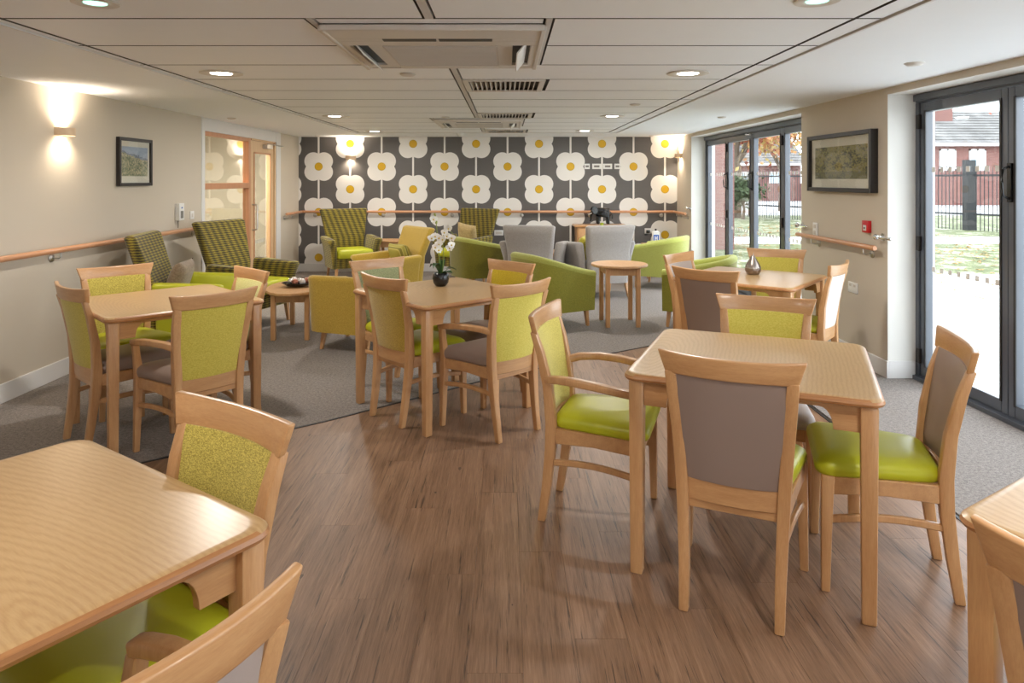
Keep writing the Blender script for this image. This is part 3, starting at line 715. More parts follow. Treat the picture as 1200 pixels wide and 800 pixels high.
def seatrail():
    m = MB()
    for s in (-1, 1):
        m.loft([[(s*.160, -.17, .352), (s*.184, -.17, .352), (s*.184, -.17, .418), (s*.160, -.17, .418)], [(s*.178, 0, .362), (s*.202, 0, .362), (s*.202, 0, .418), (s*.178, 0, .418)], [(s*.196, .18, .352), (s*.220, .18, .352), (s*.220, .18, .418), (s*.196, .18, .418)]])
    m.box(-.19, .19, .183, .207, .355, .418).box(-.16, .16, -.200, -.180, .345, .40)
    return m
def stretcher(s):
    P = []
    for i in range(9): t = i/8; P.append((s*(.164+(.212-.164)*t), -.20+.39*t, .262+.018*math.sin(PI*t)-.004*t))
    return MB().sweep(P, .018, .026)
def armrest(s):
    P = [(s*.186, -.205, .628), (s*.212, -.15, .640), (s*.238, -.06, .642), (s*.248, .04, .634), (s*.246, .12, .622), (s*.236, .18, .612), (s*.229, .212, .603)]
    return MB().sweep(P, .043, .032)
def chair(label, x, y, deg, pm, sm, arm=False, group=None, fm=None, name='dining_chair'):
    t = thing('dining_armchair' if arm else 'dining_chair', label, 'chair', (x, y, 0), math.radians(deg), group)
    g = lambda k, f, mt, **kw: cm((k, mt.name), lambda: f().mesh(k, mt, **kw))
    for s in (-1, 1):
        obj('rear_leg', g('rl%d' % s, lambda: post(s), beech, bev=.005, seg=2), t)
        obj('front_leg', g('fl%d%d' % (s, arm), lambda: frontleg(s, arm), beech, bev=.005, seg=2), t)
        obj('stretcher', g('st%d' % s, lambda: stretcher(s), beech, bev=.004, seg=1), t)
        if arm: obj('armrest', g('ar%d' % s, lambda: armrest(s), beech, bev=.008, seg=3), t)
    obj('crest_rail', g('cr', crest, beech_x, bev=.006, seg=3), t)
    obj('lower_rail', g('lr', lowrail, beech_x, bev=.003, seg=1), t)
    obj('seat_frame', g('sf', seatrail, beech_x, bev=.003, seg=1), t)
    obj('back_panel', g('bp', panel, pm, ang=60), t)
    obj('seat', g('se', seat, sm, ang=60), t)
    return t
G1, G2, G3, G4 = 'chairs at the front right table', 'chairs at the orchid table', 'chairs at the left table', 'chairs at the table with pear vase'
chair('chair with taupe back turned to camera and lime seat, front right table', .860, 2.581, -24.7, vinyl_taupe, vinyl_lime, group=G1)
chair('armchair with lime seat and green back at left side of front right table', .430, 3.136, -109, fab_yg, vinyl_lime, True, group=G1)
chair('chair with taupe front and bright lime seat beside the near glass door', 1.428, 2.684, 71, vinyl_taupe, vinyl_lime, group=G1)
chair('chair with yellow back and grey seat on far side of front right table', 1.205, 3.285, 156.9, fab_bright, vinyl_grey, group=G1)
chair('chair with mustard back and lime seat, left of the orchid, back to camera', -.575, 4.477, -45.1, fab_mustard, vinyl_lime, group=G2)
chair('chair with grey green back facing camera on left side of orchid table', -.78, 4.99, -136, fab_gg, vinyl_lime, group=G2)
chair('armchair with acid yellow back and taupe seat, right front of orchid table', -.094, 4.24, 43, fab_bright, vinyl_taupe, True, group=G2)
chair('chair with golden yellow back behind right side of orchid table', -.16, 4.86, 134.2, fab_yel, vinyl_taupe, group=G2)
chair('chair with yellow back nearest the left wall, turned from camera', -2.275, 4.103, -40.3, fab_mustard if 0 else fab_yel if 0 else fab_yg, vinyl_taupe, group=G3)
chair('chair with speckled back and lime seat on wall side of left table', -2.499, 4.602, -134.1, fab_ygs, vinyl_lime, group=G3)
chair('armchair with yellow green back and taupe seat in front of left table', -1.746, 3.864, 49, fab_yg, vinyl_taupe, True, group=G3)
chair('chair with pale lemon back beyond left table near oval coffee table', -1.881, 4.428, 135.6, fab_pale, vinyl_taupe, group=G3)
chair('chair with pale taupe back facing camera, far left side of pear table', 1.58, 5.42, -132.1, vinyl_grey, vinyl_lime, group=G4)
chair('chair with taupe back turned to camera at the pear vase table', 1.49, 4.83, -40.8, vinyl_taupe, vinyl_lime, group=G4)
chair('chair with yellow green back behind the pear vase, by far doors', 2.20, 5.70, 157.6, fab_yg, vinyl_taupe, group=G4)
chair('chair seen side on against the pier, right of the pear vase', 2.16, 5.121, 50.5, vinyl_glare, vinyl_lime, group=G4)
chair('chair with sparkling yellow back and lime seat at front left table', -.864, 1.591, 146.5, fab_ygs, vinyl_lime)
chair('armchair with grey taupe back cut off at the lower left corner', -.675, 1.03, 55, vinyl_grey, vinyl_lime, True)
chair('chair with dark taupe back cut off at the lower right corner', 1.175, 1.173, -56.7, vinyl_taupe, vinyl_lime)

# ------------------------------------------------------------------ dining tables
TH = .765; TS = .445
def ttop():
    def o(i, z): return ring(rpoly([(-TS+i, -TS+i), (TS-i, -TS+i), (TS-i, TS-i), (-TS+i, TS-i)], .055, 6), z)
    return MB().loft([o(.012, TH-.030), o(.004, TH-.026), o(0, TH-.017), o(.003, TH-.008), o(.010, TH-.002), o(.0135, TH), o(.03, TH), o(.06, TH)])
def apron(k):
    L = TS-.075; z0, z1 = TH-.125, TH-.030; zr = TH-.050
    P = [(-L, z1), (-L, z0), (-L+.085, z0)]
    r = .045
    for i in range(1, 7): a = PI/2*i/6; P.append((-L+.085+r*(1-math.cos(a)), z0+(zr-z0)*math.sin(a)))
    Q = [(-x, z) for x, z in reversed(P)]
    P = P+Q; y = TS-.055
    m = MB().loft([[(x, y-.011, z) for x, z in P], [(x, y+.011, z) for x, z in P]])
    m.v = [(v[0], v[1], v[2]) for v in m.v]
    c, s = [(1, 0), (0, 1), (-1, 0), (0, -1)][k]
    m.v = [(c*x-s*y_, s*x+c*y_, z) for x, y_, z in m.v]; return m
def table(label, x, y, deg):
    t = thing('dining_table', label, 'table', (x, y, 0), math.radians(deg), 'square beech dining tables')
    def mk():
        me = ttop().mesh('tabletop', oak_top, ang=30); me.materials.append(oak_edge)
        for p in me.polygons:
            if abs(p.normal.z) < .8: p.material_index = 1
        return me
    obj('tabletop', cm('ttop', mk), t)
    for sx in (-1, 1):
        for sy in (-1, 1):
            def lg():
                a = TS-.050
                return MB().loft([[(sx*a-w, sy*a-w, z), (sx*a+w, sy*a-w, z), (sx*a+w, sy*a+w, z), (sx*a-w, sy*a+w, z)] for z, w in ((0, .023), (TH-.030, .028))]).mesh('leg', beech, bev=.006, seg=2)
            obj('leg', cm(('tl', sx, sy), lg), t)
    for k in range(4): obj('apron', cm(('ap', k), lambda: apron(k).mesh('apron', beech_x, bev=.001, seg=1)), t)
table('square beech table at front right, tops four chairs', 1.018, 2.873, -23.1)
table('square table with white orchid in black pot', -.426, 4.626, 40.8)
table('square table beside the left wall, nothing on it', -2.10, 4.275, 44.4)
table('square table with metal pear vase by the right pier', 1.853, 5.287, 51.1)
table('large close table filling the lower left corner', -1.105, 1.383, 55)
table('close table cut off by the lower right edge', 1.594, 1.408, 33.3)

# ------------------------------------------------------------------ lounge chairs
def chair_leg(x0, y0, z1, x1, y1, r1=.022, r0=.014):
    return MB().loft([[(x1+w*a, y1+w*b, 0) for a, b in ((-1, -1), (1, -1), (1, 1), (-1, 1))] if z == 0 else [(x0+w*a, y0+w*b, z) for a, b in ((-1, -1), (1, -1), (1, 1), (-1, 1))] for z, w in ((0, r0), (z1, r1))])
def wing(label, x, y, deg, body, seatm, top=1.03, armm=None, arm_h=.62, tw=.37, group=None, flare=.06, lean=.16):
    t = thing('lounge_armchair', label, 'armchair', (x, y, 0), math.radians(deg), group)
    armm = armm or body
    def bk():
        rings = []
        S = [(.19, .27, -.27, .065), (.32, .275, -.28, .065), (.5, .285, -.30, .06)]
        n = 5
        for i in range(1, n+1):
            u = i/n; S.append((.5+(top-.5-.03)*u, .285+(tw-.285)*u**1.1, -.30-lean*u, .06-.012*u))
        for z, hw, yc, hd in S:
            pts = rrect(hw, hd, hd*.75, 4)
            rings.append([(px, yc+py+.05*(px/hw)**2*(1 if z > .5 else .3), z+(.03*(px/hw)**2*(z-.5)/(top-.5) if z > .5 else 0)) for px, py in pts])
        z, hw, yc, hd = S[-1]
        for di, dz in ((.018, .020), (.036, .028)):
            pts = rrect(hw-di, hd-di*.8, (hd-di*.8)*.7, 4)
            rings.append([(px, yc+py+.05*(px/hw)**2, z+dz+.028*(px/hw)**2-.004) for px, py in pts])
        return MB().loft(rings)
    k = (body.name, top, tw, lean)
    obj('backrest', cm(('wb',)+k, lambda: bk().mesh('backrest', body, ang=60)), t)
    for s in (-1, 1):
        def am():
            rings = []
            for z, xc, hx, y0, y1 in ((.19, .300, .035, -.22, .27), (.35, .312, .040, -.22, .28), (.50, .325, .048, -.23, .30), (arm_h-.03, .335+flare*.3, .058, -.24, .32), (arm_h-.008, .335+flare*.3, .048, -.23, .312), (arm_h, .335+flare*.3, .03, -.21, .295)):
                rings.append([(s*(xc+px), (y0+y1)/2+py, z+.03*(1-((y0+y1)/2+py+.25)/.55)*(1 if z > .5 else 0)) for px, py in rrect(hx, (y1-y0)/2, hx*.8, 4)])
            return MB().loft(rings).mesh('arm', armm, ang=60)
        obj('arm', cm(('wa', s, armm.name, arm_h, flare), am), t)
    obj('base', cm(('wbase', body.name), lambda: MB().box(-.27, .27, -.24, .27, .19, .34).mesh('base', body, bev=.012)), t)
    def st():
        def o(i, z): return ring(rpoly([(-.265+i, -.22+i), (.265-i, -.22+i), (.265-i, .31-i), (-.265+i, .31-i)], .04, 4), z)
        return MB().loft([o(.015, .335), o(0, .35), o(0, .44), o(.012, .458), o(.06, .468)])
    obj('seat_cushion', cm(('ws', seatm.name), lambda: st().mesh('seat_cushion', seatm, ang=60)), t)
    for sx in (-1, 1):
        obj('leg', cm(('wlf', sx), lambda: chair_leg(sx*.27, .23, .20, sx*.28, .25).mesh('leg', beech, bev=.003, seg=1)), t)
        obj('leg', cm(('wlr', sx), lambda: chair_leg(sx*.26, -.25, .20, sx*.27, -.32).mesh('leg', beech, bev=.003, seg=1)), t)
    return t
def tub(label, x, y, deg, body, rim, seatm, back=.72, front=.59, sq=3.0, hw=.33, hd=.33, group=None):
    t = thing('tub_chair', label, 'armchair', (x, y, 0), math.radians(deg), group)
    n = 30; path = []
    for i in range(n+1):
        a = PI*(i/n)           # from right front round the back to left front
        if i == 0: pass
        ca, sa = math.cos(a), math.sin(a)
        px = hw*math.copysign(abs(ca)**(2/sq), ca); py = -hd*abs(sa)**(2/sq)
        path.append((px, py*1.0, sa))
    path = [(hw, .30, 0), (hw, .20, .0), (hw, .10, 0)]+path+[(-hw, .10, 0), (-hw, .20, 0), (-hw, .30, 0)]
    N = len(path)
    def sec(prof_fn):
        rings = []
        for i, (px, py, sa) in enumerate(path):
            a = Vector(path[max(i-1, 0)][:2]); b = Vector(path[min(i+1, N-1)][:2]); d = (b-a).normalized(); nn = Vector((d.y, -d.x))
            if nn.dot(Vector((px, py-.1))) < 0: nn = -nn
            tt = (.30-py)/(.30+hd); h = front+(back-front)*max(0, min(1, tt))**1.2
            rings.append([(px+nn.x*o, py+nn.y*o, z) for o, z in prof_fn(h)])
        return MB().loft(rings)
    K = (body.name, rim.name, back, front, sq, hw, hd)
    shell = lambda: sec(lambda h: [(-.005, .17), (.02, .17), (.045, h-.055), (-.035, h-.055), (-.035, .30)]).mesh('shell', body, ang=50)
    rimf = lambda: sec(lambda h: [(.046, h-.056), (.050, h-.03), (.038, h-.008), (.01, h), (-.018, h-.008), (-.036, h-.03), (-.036, h-.056)]).mesh('rim', rim, ang=60)
    obj('shell', cm(('ts',)+K, shell), t); obj('rim', cm(('tr',)+K, rimf), t)  # rim gets a paler cloth, window light painted into its colour
    def st():
        def o(i, z): return ring(rpoly([(-hw+.04+i, -hd+.06+i), (hw-.04-i, -hd+.06+i), (hw-.04-i, .31-i), (-hw+.04+i, .31-i)], .08, 4), z)
        return MB().loft([o(.01, .19), o(0, .2), o(0, .42), o(.015, .45), o(.06, .462)])
    obj('seat_cushion', cm(('tst', seatm.name, hw, hd), lambda: st().mesh('seat_cushion', seatm, ang=60)), t)
    for sx in (-1, 1):
        obj('leg', cm(('tlf', sx), lambda: chair_leg(sx*.28, .24, .19, sx*.285, .26).mesh('leg', beech, bev=.003, seg=1)), t)
        obj('leg', cm(('tlr', sx), lambda: chair_leg(sx*.22, -.2, .19, sx*.23, -.24).mesh('leg', beech, bev=.003, seg=1)), t)
    return t
GW, GT, GG = 'checked tweed armchairs', 'green tub chairs', 'grey armchairs'
wing('tweed armchair in profile by the left wall, taupe cushion on lime seat', -2.74, 6.1, -80, fab_tweed, vinyl_lime, 1.02, armm=vinyl_lime, tw=.35, group=GW)
wing('checked tweed armchair in front of the timber screen', -2.66, 7.24, -109, fab_tweed, vinyl_lime, 1.05, tw=.36, group=GW)
wing('checked tweed armchair in the far left corner', -2.36, 10.5, -152, fab_tweed, vinyl_lime, 1.03, group=GW)
wing('checked tweed armchair at middle of flower wall with beige cushion', -.66, 10.6, 145, fab_tweed, vinyl_lime, 1.03, group=GW)
wing('yellow armchair with striped cushion, seen over the orchid table', -1.42, 8.35, 128, fab_mustard, fab_ygs, .90, tw=.33, arm_h=.58)
wing('left grey armchair with its back to the camera', .36, 9.05, -14, fab_grey, fab_grey, .91, tw=.335, arm_h=.68, group=GG, flare=.1, lean=.10)
wing('right grey armchair behind the round side table', 1.19, 9.04, 18, fab_grey, fab_grey, .91, tw=.335, arm_h=.68, group=GG, flare=.1, lean=.10)
tub('mustard low armchair beside the oval coffee table', -1.34, 6.30, -20, fab_mustard, fab_mustard, fab_mustard, .665, .57, 5.5, .32, .32)
tub('dark olive tub chair behind the orchid', -.40, 9.68, -58, fab_tub3, fab_tub2, vinyl_lime, group=GT)
tub('olive tub chair, rim coloured as window lit, left of the round side table', .46, 7.25, -60, fab_tub, fab_tub2, vinyl_lime, .75, .57, 3.4, group=GT)
tub('pale green tub chair by the far right corner', 2.16, 9.78, 60, fab_tub2, fab_rim_lit, vinyl_lime, group=GT)
tub('green tub chair in front of the far folding doors', 1.99, 7.22, 65, fab_tub, fab_rim_lit, vinyl_lime, group=GT)

def cushion(label, loc, rot, w, h, mat, name='cushion', d=.07):
    n = 10; m = MB(); V = []; Fc = []
    for s in (1, -1):
        for i in range(n+1):
            for j in range(n+1):
                u = -1+2*i/n; v = -1+2*j/n; k = (1-u**4)*(1-v**4); pin = 1-.06*(abs(u*v))
                V.append((w/2*u*(1-.07*(1-v*v)*abs(u)), s*d*k**.6, h/2*v*(1-.07*(1-u*u)*abs(v))))
    N = (n+1)**2
    for s in (0, 1):
        for i in range(n):
            for j in range(n):
                a = s*N+i*(n+1)+j; Fc.append((a, a+1, a+n+2, a+n+1) if s else (a, a+n+1, a+n+2, a+1))
    m.add(V, Fc); me = bpy.data.meshes.new(name); bm = bmesh.new(); vv = [bm.verts.new(v) for v in m.v]
    for f in m.f: bm.faces.new([vv[i] for i in f])
    bmesh.ops.remove_doubles(bm, verts=bm.verts, dist=.0005); bmesh.ops.recalc_face_normals(bm, faces=bm.faces); bm.to_mesh(me); bm.free()
    me.shade_smooth(); me.materials.append(mat)
    o = obj(name, me, None, loc); o.rotation_euler = rot; return tag(o, label, 'cushion')
cushion('taupe cushion leaning in the tweed armchair by the left wall', (-2.86, 6.08, .63), (-.32, 0, math.radians(-80)), .46, .34, fab_taupe)
cushion('beige square cushion leaning in the middle tweed armchair', (-.60, 10.58, .66), (.30, .15, math.radians(-35)), .36, .36, fab_beige)
cushion('striped rolled cushion on the yellow armchair', (-1.30, 8.44, .60), (-.35, 0, math.radians(128)), .38, .24, fab_stripe, d=.09)
cushion('ochre cushion peeping beside the right grey armchair', (1.02, 8.98, .62), (.1, -.2, math.radians(60)), .36, .36, fab_ochre)

# ------------------------------------------------------------------ low tables
def simple_table(name, label, x, y, deg, outline, top, th, legs, lw=.022, apr=None):
    t = thing(name, label, 'table', (x, y, 0), math.radians(deg))
    def sc2(k): return [(a*k, b*k) for a, b in outline]
    obj('tabletop', MB().loft([ring(sc2(.98), top-th), ring(outline, top-th*.75), ring(outline, top-th*.25), ring(sc2(.985), top)]).mesh('tabletop', oak_side, ang=40), t)
    for lx, ly in legs: obj('leg', MB().box(lx-lw, lx+lw, ly-lw, ly+lw, 0, top-th).mesh('leg', beech, bev=.004, seg=1), t)
    m = MB(); xs = [l[0] for l in legs]; ys = [l[1] for l in legs]; x0, x1, y0, y1 = min(xs), max(xs), min(ys), max(ys)
    for yy in (y0, y1): m.box(x0, x1, yy-.01, yy+.01, top-th-.075, top-th)
    for xx in (x0, x1): m.box(xx-.01, xx+.01, y0, y1, top-th-.075, top-th)
    obj('apron', m.mesh('apron', oak_side, smooth=False), t)
    return t
circ = lambda a, b, n=40: [(a*math.cos(2*PI*i/n), b*math.sin(2*PI*i/n)) for i in range(n)]
simple_table('side_table', 'round oak side table standing on the carpet in the middle', 1.17, 7.24, 2, circ(.293, .293), .625, .025, [(-.155, -.19), (.155, -.19), (-.155, .19), (.155, .19)])
simple_table('coffee_table', 'oval oak coffee table with a dark bowl on it', -2.04, 6.84, 3, circ(.30, .50), .455, .028, [(-.155, -.35), (.155, -.35), (-.155, .35), (.155, .35)])
simple_table('low_table', 'low wooden table glimpsed between the two grey armchairs', 1.12, 10.25, 0, rrect(.5, .26, .03), .44, .04, [(-.45, -.22), (.45, -.22), (-.45, .22), (.45, .22)])
simple_table('corner_table', 'small wooden table between tweed and yellow armchairs', -1.80, 10.85, 0, rrect(.2, .2, .02), .56, .03, [(-.16, -.16), (.16, -.16), (-.16, .16), (.16, .16)])
simple_table('corner_table', 'small wooden table under the blue labelled bottle', 2.33, 10.75, 0, rrect(.22, .22, .02), .50, .03, [(-.18, -.18), (.18, -.18), (-.18, .18), (.18, .18)])
# console cabinet
t = thing('console_cabinet', 'wooden console cabinet against the flower wall, elephant on top', 'cabinet', (1.48, 11.08, 0))
obj('body', MB().box(-.38, .38, -.17, .2, .06, .75).mesh('body', oak_side, bev=.003, seg=1), t)
obj('top', MB().box(-.42, .42, -.20, .21, .75, .78).mesh('top', beech_x, bev=.005), t)
for s in (-1, 1):
    d = obj('door', MB().box(min(s*.01, s*.36), max(s*.01, s*.36), -.19, -.17, .1, .72).mesh('door', oak_side, bev=.004), t)
    obj('knob', MB().ball((s*.05, -.2, .45), .014).mesh('knob', steel), d)
obj('plinth', MB().box(-.36, .36, -.15, .2, 0, .06).mesh('plinth', black_m), t)

# ------------------------------------------------------------------ ornaments
def skin(name, V, E_, R_, mat, root=0, sub=2):
    me = bpy.data.meshes.new(name); me.from_pydata(V, E_, []); o = bpy.data.objects.new(name, me); C.objects.link(o)
    md = o.modifiers.new('skin', 'SKIN'); me.skin_vertices[0].data
    for i, r in enumerate(R_): me.skin_vertices[0].data[i].radius = (r, r) if not isinstance(r, tuple) else r; 
    me.skin_vertices[0].data[root].use_root = True
    s_ = o.modifiers.new('sub', 'SUBSURF'); s_.levels = sub; s_.render_levels = sub
    me.materials.append(mat); return o
def elephant():
    t = thing('elephant_figurine', 'black elephant figurine standing on the console cabinet', 'figurine', (1.50, 11.02, .78), 0)
    V = [(.02, 0, .175), (.08, 0, .165), (-.045, 0, .18), (-.10, 0, .205), (-.135, 0, .175), (-.15, 0, .12), (-.145, 0, .07), (-.16, 0, .045),
         (-.05, .042, .10), (-.05, .044, .008), (-.05, -.042, .10), (-.05, -.044, .008), (.085, .04, .10), (.085, .042, .008), (.085, -.04, .10), (.085, -.042, .008), (.14, 0, .15), (.15, 0, .08)]
    E_ = [(0, 1), (0, 2), (2, 3), (3, 4), (4, 5), (5, 6), (6, 7), (2, 8), (8, 9), (2, 10), (10, 11), (1, 12), (12, 13), (1, 14), (14, 15), (1, 16), (16, 17)]
    R_ = [.068, .055, .055, .045, .026, .017, .013, .010, .024, .022, .024, .022, .024, .022, .024, .022, .008, .005]
    o = skin('body', V, E_, R_, black); o.parent = t
    for s in (-1, 1):
        e = MB().loft([[(-.10+a*.045*k, s*(.045+.02*k*(1-a)), .20+b*.05*k) for a, b in ((-1, .2), (-.5, 1), (.5, .9), (1, .1), (.4, -1), (-.5, -.8))] for k in (.6, 1)]+[[(-.10+a*.045, s*(.052+.02*(1-a)), .20+b*.05) for a, b in ((-1, .2), (-.5, 1), (.5, .9), (1, .1), (.4, -1), (-.5, -.8))]])
        obj('ear', e.mesh('ear', black), t)
        obj('tusk', MB().tube([(-.14, s*.025, .16), (-.17, s*.03, .145), (-.19, s*.03, .155)], [.007, .005, .002], 6).mesh('tusk', cream_pl), t)
    t.scale = (1.15, 1.15, 1.15); return t
elephant()
gv = MB().lathe([(.05, 0), (.075, .02), (.085, .12), (.07, .24), (.04, .34), (.025, .40), (.03, .42)], n=20)
tag(obj('green_vase', gv.mesh('green_vase', plain('green glazed pottery', lin(170, 180, 50), .25)), None, (1.40, 10.25, .44)), 'lime green vase standing in front of the console cabinet', 'vase')
# gel bottle
t = thing('gel_bottle', 'white bottle with blue label and dark cap by flower wall', 'bottle', (2.29, 10.7, .50))
obj('body', MB().loft([ring(rrect(.055, .035, .02), z) for z in (0, .19)]+[ring(rrect(.03, .022, .015), .205), ring(rrect(.018, .018, .012), .21)]).mesh('body', white_pl), t)
obj('label_print', MB().box(-.04, .04, -.0365, -.035, .04, .15).mesh('label_print', blue_pl), t)
obj('label_mark', MB().box(-.022, -.008, -.0372, -.0362, .06, .13).box(-.008, .02, -.0372, -.0362, .09, .105).box(.008, .022, -.0372, -.0362, .06, .13).mesh('label_mark', white_pl), t)
obj('cap', MB().tube([(0, 0, .21), (0, 0, .24)], .016, 12).mesh('cap', dark_pl), t)
# pear vase
t = thing('pear_vase', 'pear shaped bronze metal vase on the table by the pier', 'vase', (1.90, 5.37, TH))
pv = plain('brushed bronze pewter', lin(150, 138, 130), .32, .9, var=.1, vs_=14)
obj('body', MB().lathe([(.025, 0), (.045, .004), (.058, .03), (.059, .055), (.048, .085), (.030, .115), (.018, .135), (.012, .146)], n=28).mesh('body', pv, ang=60), t)
obj('stem', MB().tube([(0, 0, .14), (.003, 0, .155), (.008, 0, .168)], [.006, .004, .003], 8).mesh('stem', pv), t)
obj('band', MB().lathe([(.0592, .052), (.0600, .055), (.0592, .058)], n=28).mesh('band', steel), t)
# bowl of balls
t = thing('decorative_bowl', 'shallow dark dish on the oval coffee table', 'bowl', (-2.04, 6.78, .455))
obj('dish', MB().loft([ring([(a*k, b*k) for a, b in circ(.155, .12, 28)], z) for k, z in ((.35, 0), (.7, .012), (1, .04), (.96, .042), (.66, .018), (.3, .008))]).mesh('dish', black, ang=60), t)
t['category'] = 'bowl'
shiny = [plain('mirrored ball', (.75, .72, .7, 1), .15, .9, var=.3, vs_=60), plain('copper ball', lin(170, 110, 90), .3, .7, var=.3, vs_=60), plain('pearl ball', lin(210, 200, 196), .3, .3, var=.2, vs_=60)]
for i, (bx_, by_) in enumerate(((-.07, .01), (-.015, -.035), (.05, -.01), (.01, .04), (.09, .02), (-.05, .05))):
    o = obj('decorative_ball', cm(('ball', i % 3), lambda: MB().ball((0, 0, 0), .032, 14, 10).mesh('decorative_ball', shiny[i % 3], ang=80)), None, (-2.04+bx_, 6.78+by_, .455+.048+(.008 if i > 3 else 0)))
    tag(o, ['mirrored ball at the left end of the dark dish', 'copper ball at the front of the dark dish', 'pale pearl ball right of centre in the dark dish', 'mirrored ball at the back of the dark dish', 'copper ball at the right end of the dark dish', 'pale pearl ball at the back left of the dark dish'][i], 'ball', 'decorative balls in the dish')
# orchid
t = thing('potted_orchid', 'white orchid in glossy black pot on the middle table', 'plant', (-.455, 4.79, TH))
obj('pot', MB().lathe([(.028, 0), (.036, .003), (.052, .025), (.058, .055), (.054, .082), (.047, .092), (.045, .09), (.044, .07)], n=28).mesh('pot', black, ang=60), t)
obj('moss', MB().ball((0, 0, .078), .044, 12, 6, (1, 1, .3)).mesh('moss', plain('moss', lin(52, 60, 28), .95, var=.4, vs_=60)), t)
gst = plain('green stem', lin(120, 136, 60), .5); gl_ = plain('orchid leaf', lin(36, 70, 28), .35)
stems = [[(0, 0, .08), (-.01, 0, .2), (-.02, -.01, .33), (-.03, -.01, .43), (-.045, -.01, .47)], [(.01, .005, .08), (.02, 0, .2), (.015, -.01, .3), (.03, -.01, .37), (.06, -.01, .385), (.085, -.01, .36)]]
for s_ in stems: obj('stem', MB().tube(s_, .003, 6).mesh('stem', gst), t)
for a, ln, up in ((.3, .10, .03), (2.6, .085, .05), (-.6, .09, .015), (4.2, .08, .06), (1.5, .07, .07)):
    m = MB(); rings = []
    for i in range(7):
        u = i/6; w = .022*math.sin(PI*min(1, u*.95+.05))**.7+.002; r = .01+ln*u; z = .085+up*4*u*(1-u*.8)
        c, s = math.cos(a), math.sin(a)
        rings.append([(c*r-s*q, s*r+c*q, z+abs(q)*.3+e) for q, e in ((-w, 0), (0, -.004), (w, 0), (0, .001))])
    obj('leaf', m.loft(rings).mesh('leaf', gl_), t)
pet = plain('white petal', lin(244, 242, 236), .55, **{'Subsurface Weight': .2}); lip = plain('yellow orchid lip', lin(200, 170, 60), .5)
def flower_mesh():
    m = MB()
    for k in range(5):
        a = PI/2+2*PI*k/5; L = .030 if k in (1, 4) else .026; w = .017 if k in (1, 4) else .010
        rings = []
        for i in range(5):
            u = i/4; ww = w*math.sin(PI*(.08+.88*u))**.8; r = L*u
            rings.append([(math.cos(a)*r-math.sin(a)*q, -.004-.006*u*u+e, math.sin(a)*r+math.cos(a)*q) for q, e in ((-ww, 0), (ww, 0), (ww, .0012), (-ww, .0012))])
        m.loft(rings)
    return m.mesh('flower', pet)
def lip_mesh(): return MB().ball((0, -.008, -.004), .006, 8, 6).mesh('lip', lip)
fp = [(-.045, -.02, .46), (-.062, -.02, .33), (-.035, -.03, .345), (-.005, -.03, .335), (.02, -.03, .325), (.05, -.03, .345), (.078, -.02, .335), (-.03, -.03, .27), (-.012, -.03, .295), (.062, -.02, .265), (.072, -.025, .285), (-.015, -.02, .25), (.03, -.02, .37), (.055, -.01, .40)]
for i, p_ in enumerate(fp):
    f = obj('flower', cm('flw', flower_mesh), t, p_, random.uniform(-.7, .7)); f.rotation_euler.x = random.uniform(-.4, .3)
    obj('lip', cm('lip', lip_mesh), f)
for p_ in ((-.04, -.01, .49), (-.03, -.01, .44)): obj('bud', MB().ball((0, 0, 0), .009, 8, 6, (1, 1, 1.5)).mesh('bud', plain('orchid bud', lin(150, 160, 80), .5)), t, p_)

# ------------------------------------------------------------------ outside
def gmat(name, c1, c2, c3, s1=3, s2=40):
    t = NT(name); f = t.math('ADD', t.math('MULTIPLY', t.noise(t.coord(), s1, 4), .6), t.math('MULTIPLY', t.noise(t.coord(), s2, 3), .4))
    t.col(t.ramp(f, [(.38, c1), (.5, c2), (.6, c3)])); return t.set(.9)
grass_m = gmat('frosted lawn', lin(62, 68, 34), lin(84, 92, 48), lin(150, 150, 132), 2.2, 14)
pave_m = gmat('pale paving', lin(206, 207, 206), lin(216, 217, 216), lin(226, 227, 226), 2, 30)
tarm_m = gmat('pale wet tarmac', lin(160, 160, 160), lin(176, 176, 176), lin(190, 190, 190), .6, 10)
GZ = -.08
struct('ground_lawn', MB().box(3.2, 60, -6, 26.5, GZ-.2, GZ).mesh('ground_lawn', grass_m, smooth=False))
struct('ground_lawn', MB().box(3.2, 60, 26.5, 34, GZ-.2, GZ-.001).mesh('ground_lawn', grass_m, smooth=False))
struct('path', MB().box(5.3, 60, 17.0, 19.0, GZ-.1, GZ+.012).mesh('path', pave_m, smooth=False))
struct('road', MB().box(-5, 90, 30.5, 90, GZ-.2, GZ+.01).mesh('road', tarm_m, smooth=False))
struct('bounce_paving', MB().box(-14, 14, -16, YF-.2, GZ-.2, GZ).mesh('bounce_paving', pave_m, smooth=False))  # unseen pale paving, added to bounce daylight up to the ceiling
pt = struct('patio', MB().box(3.1, 9.6, -3, 12.0, GZ-.15, GZ-.03).mesh('patio', plain('patio bedding', lin(150, 148, 142), .9), smooth=False))
slab = MB().box(-.297, .297, -.297, .297, -.03, .012).mesh('paving_slab', pave_m, bev=.003, seg=1)
i = 0
for ix in range(10):
    for iy in range(17):
        obj('paving_slab', slab, pt, (3.48+.6*ix, 1.6+.6*iy, GZ+random.uniform(-.002, .002)))
obj('paving_field', MB().box(3.18, 9.18, -3, 1.3, GZ-.03, GZ+.01).mesh('paving_field', pave_m), pt)['kind'] = 'stuff'
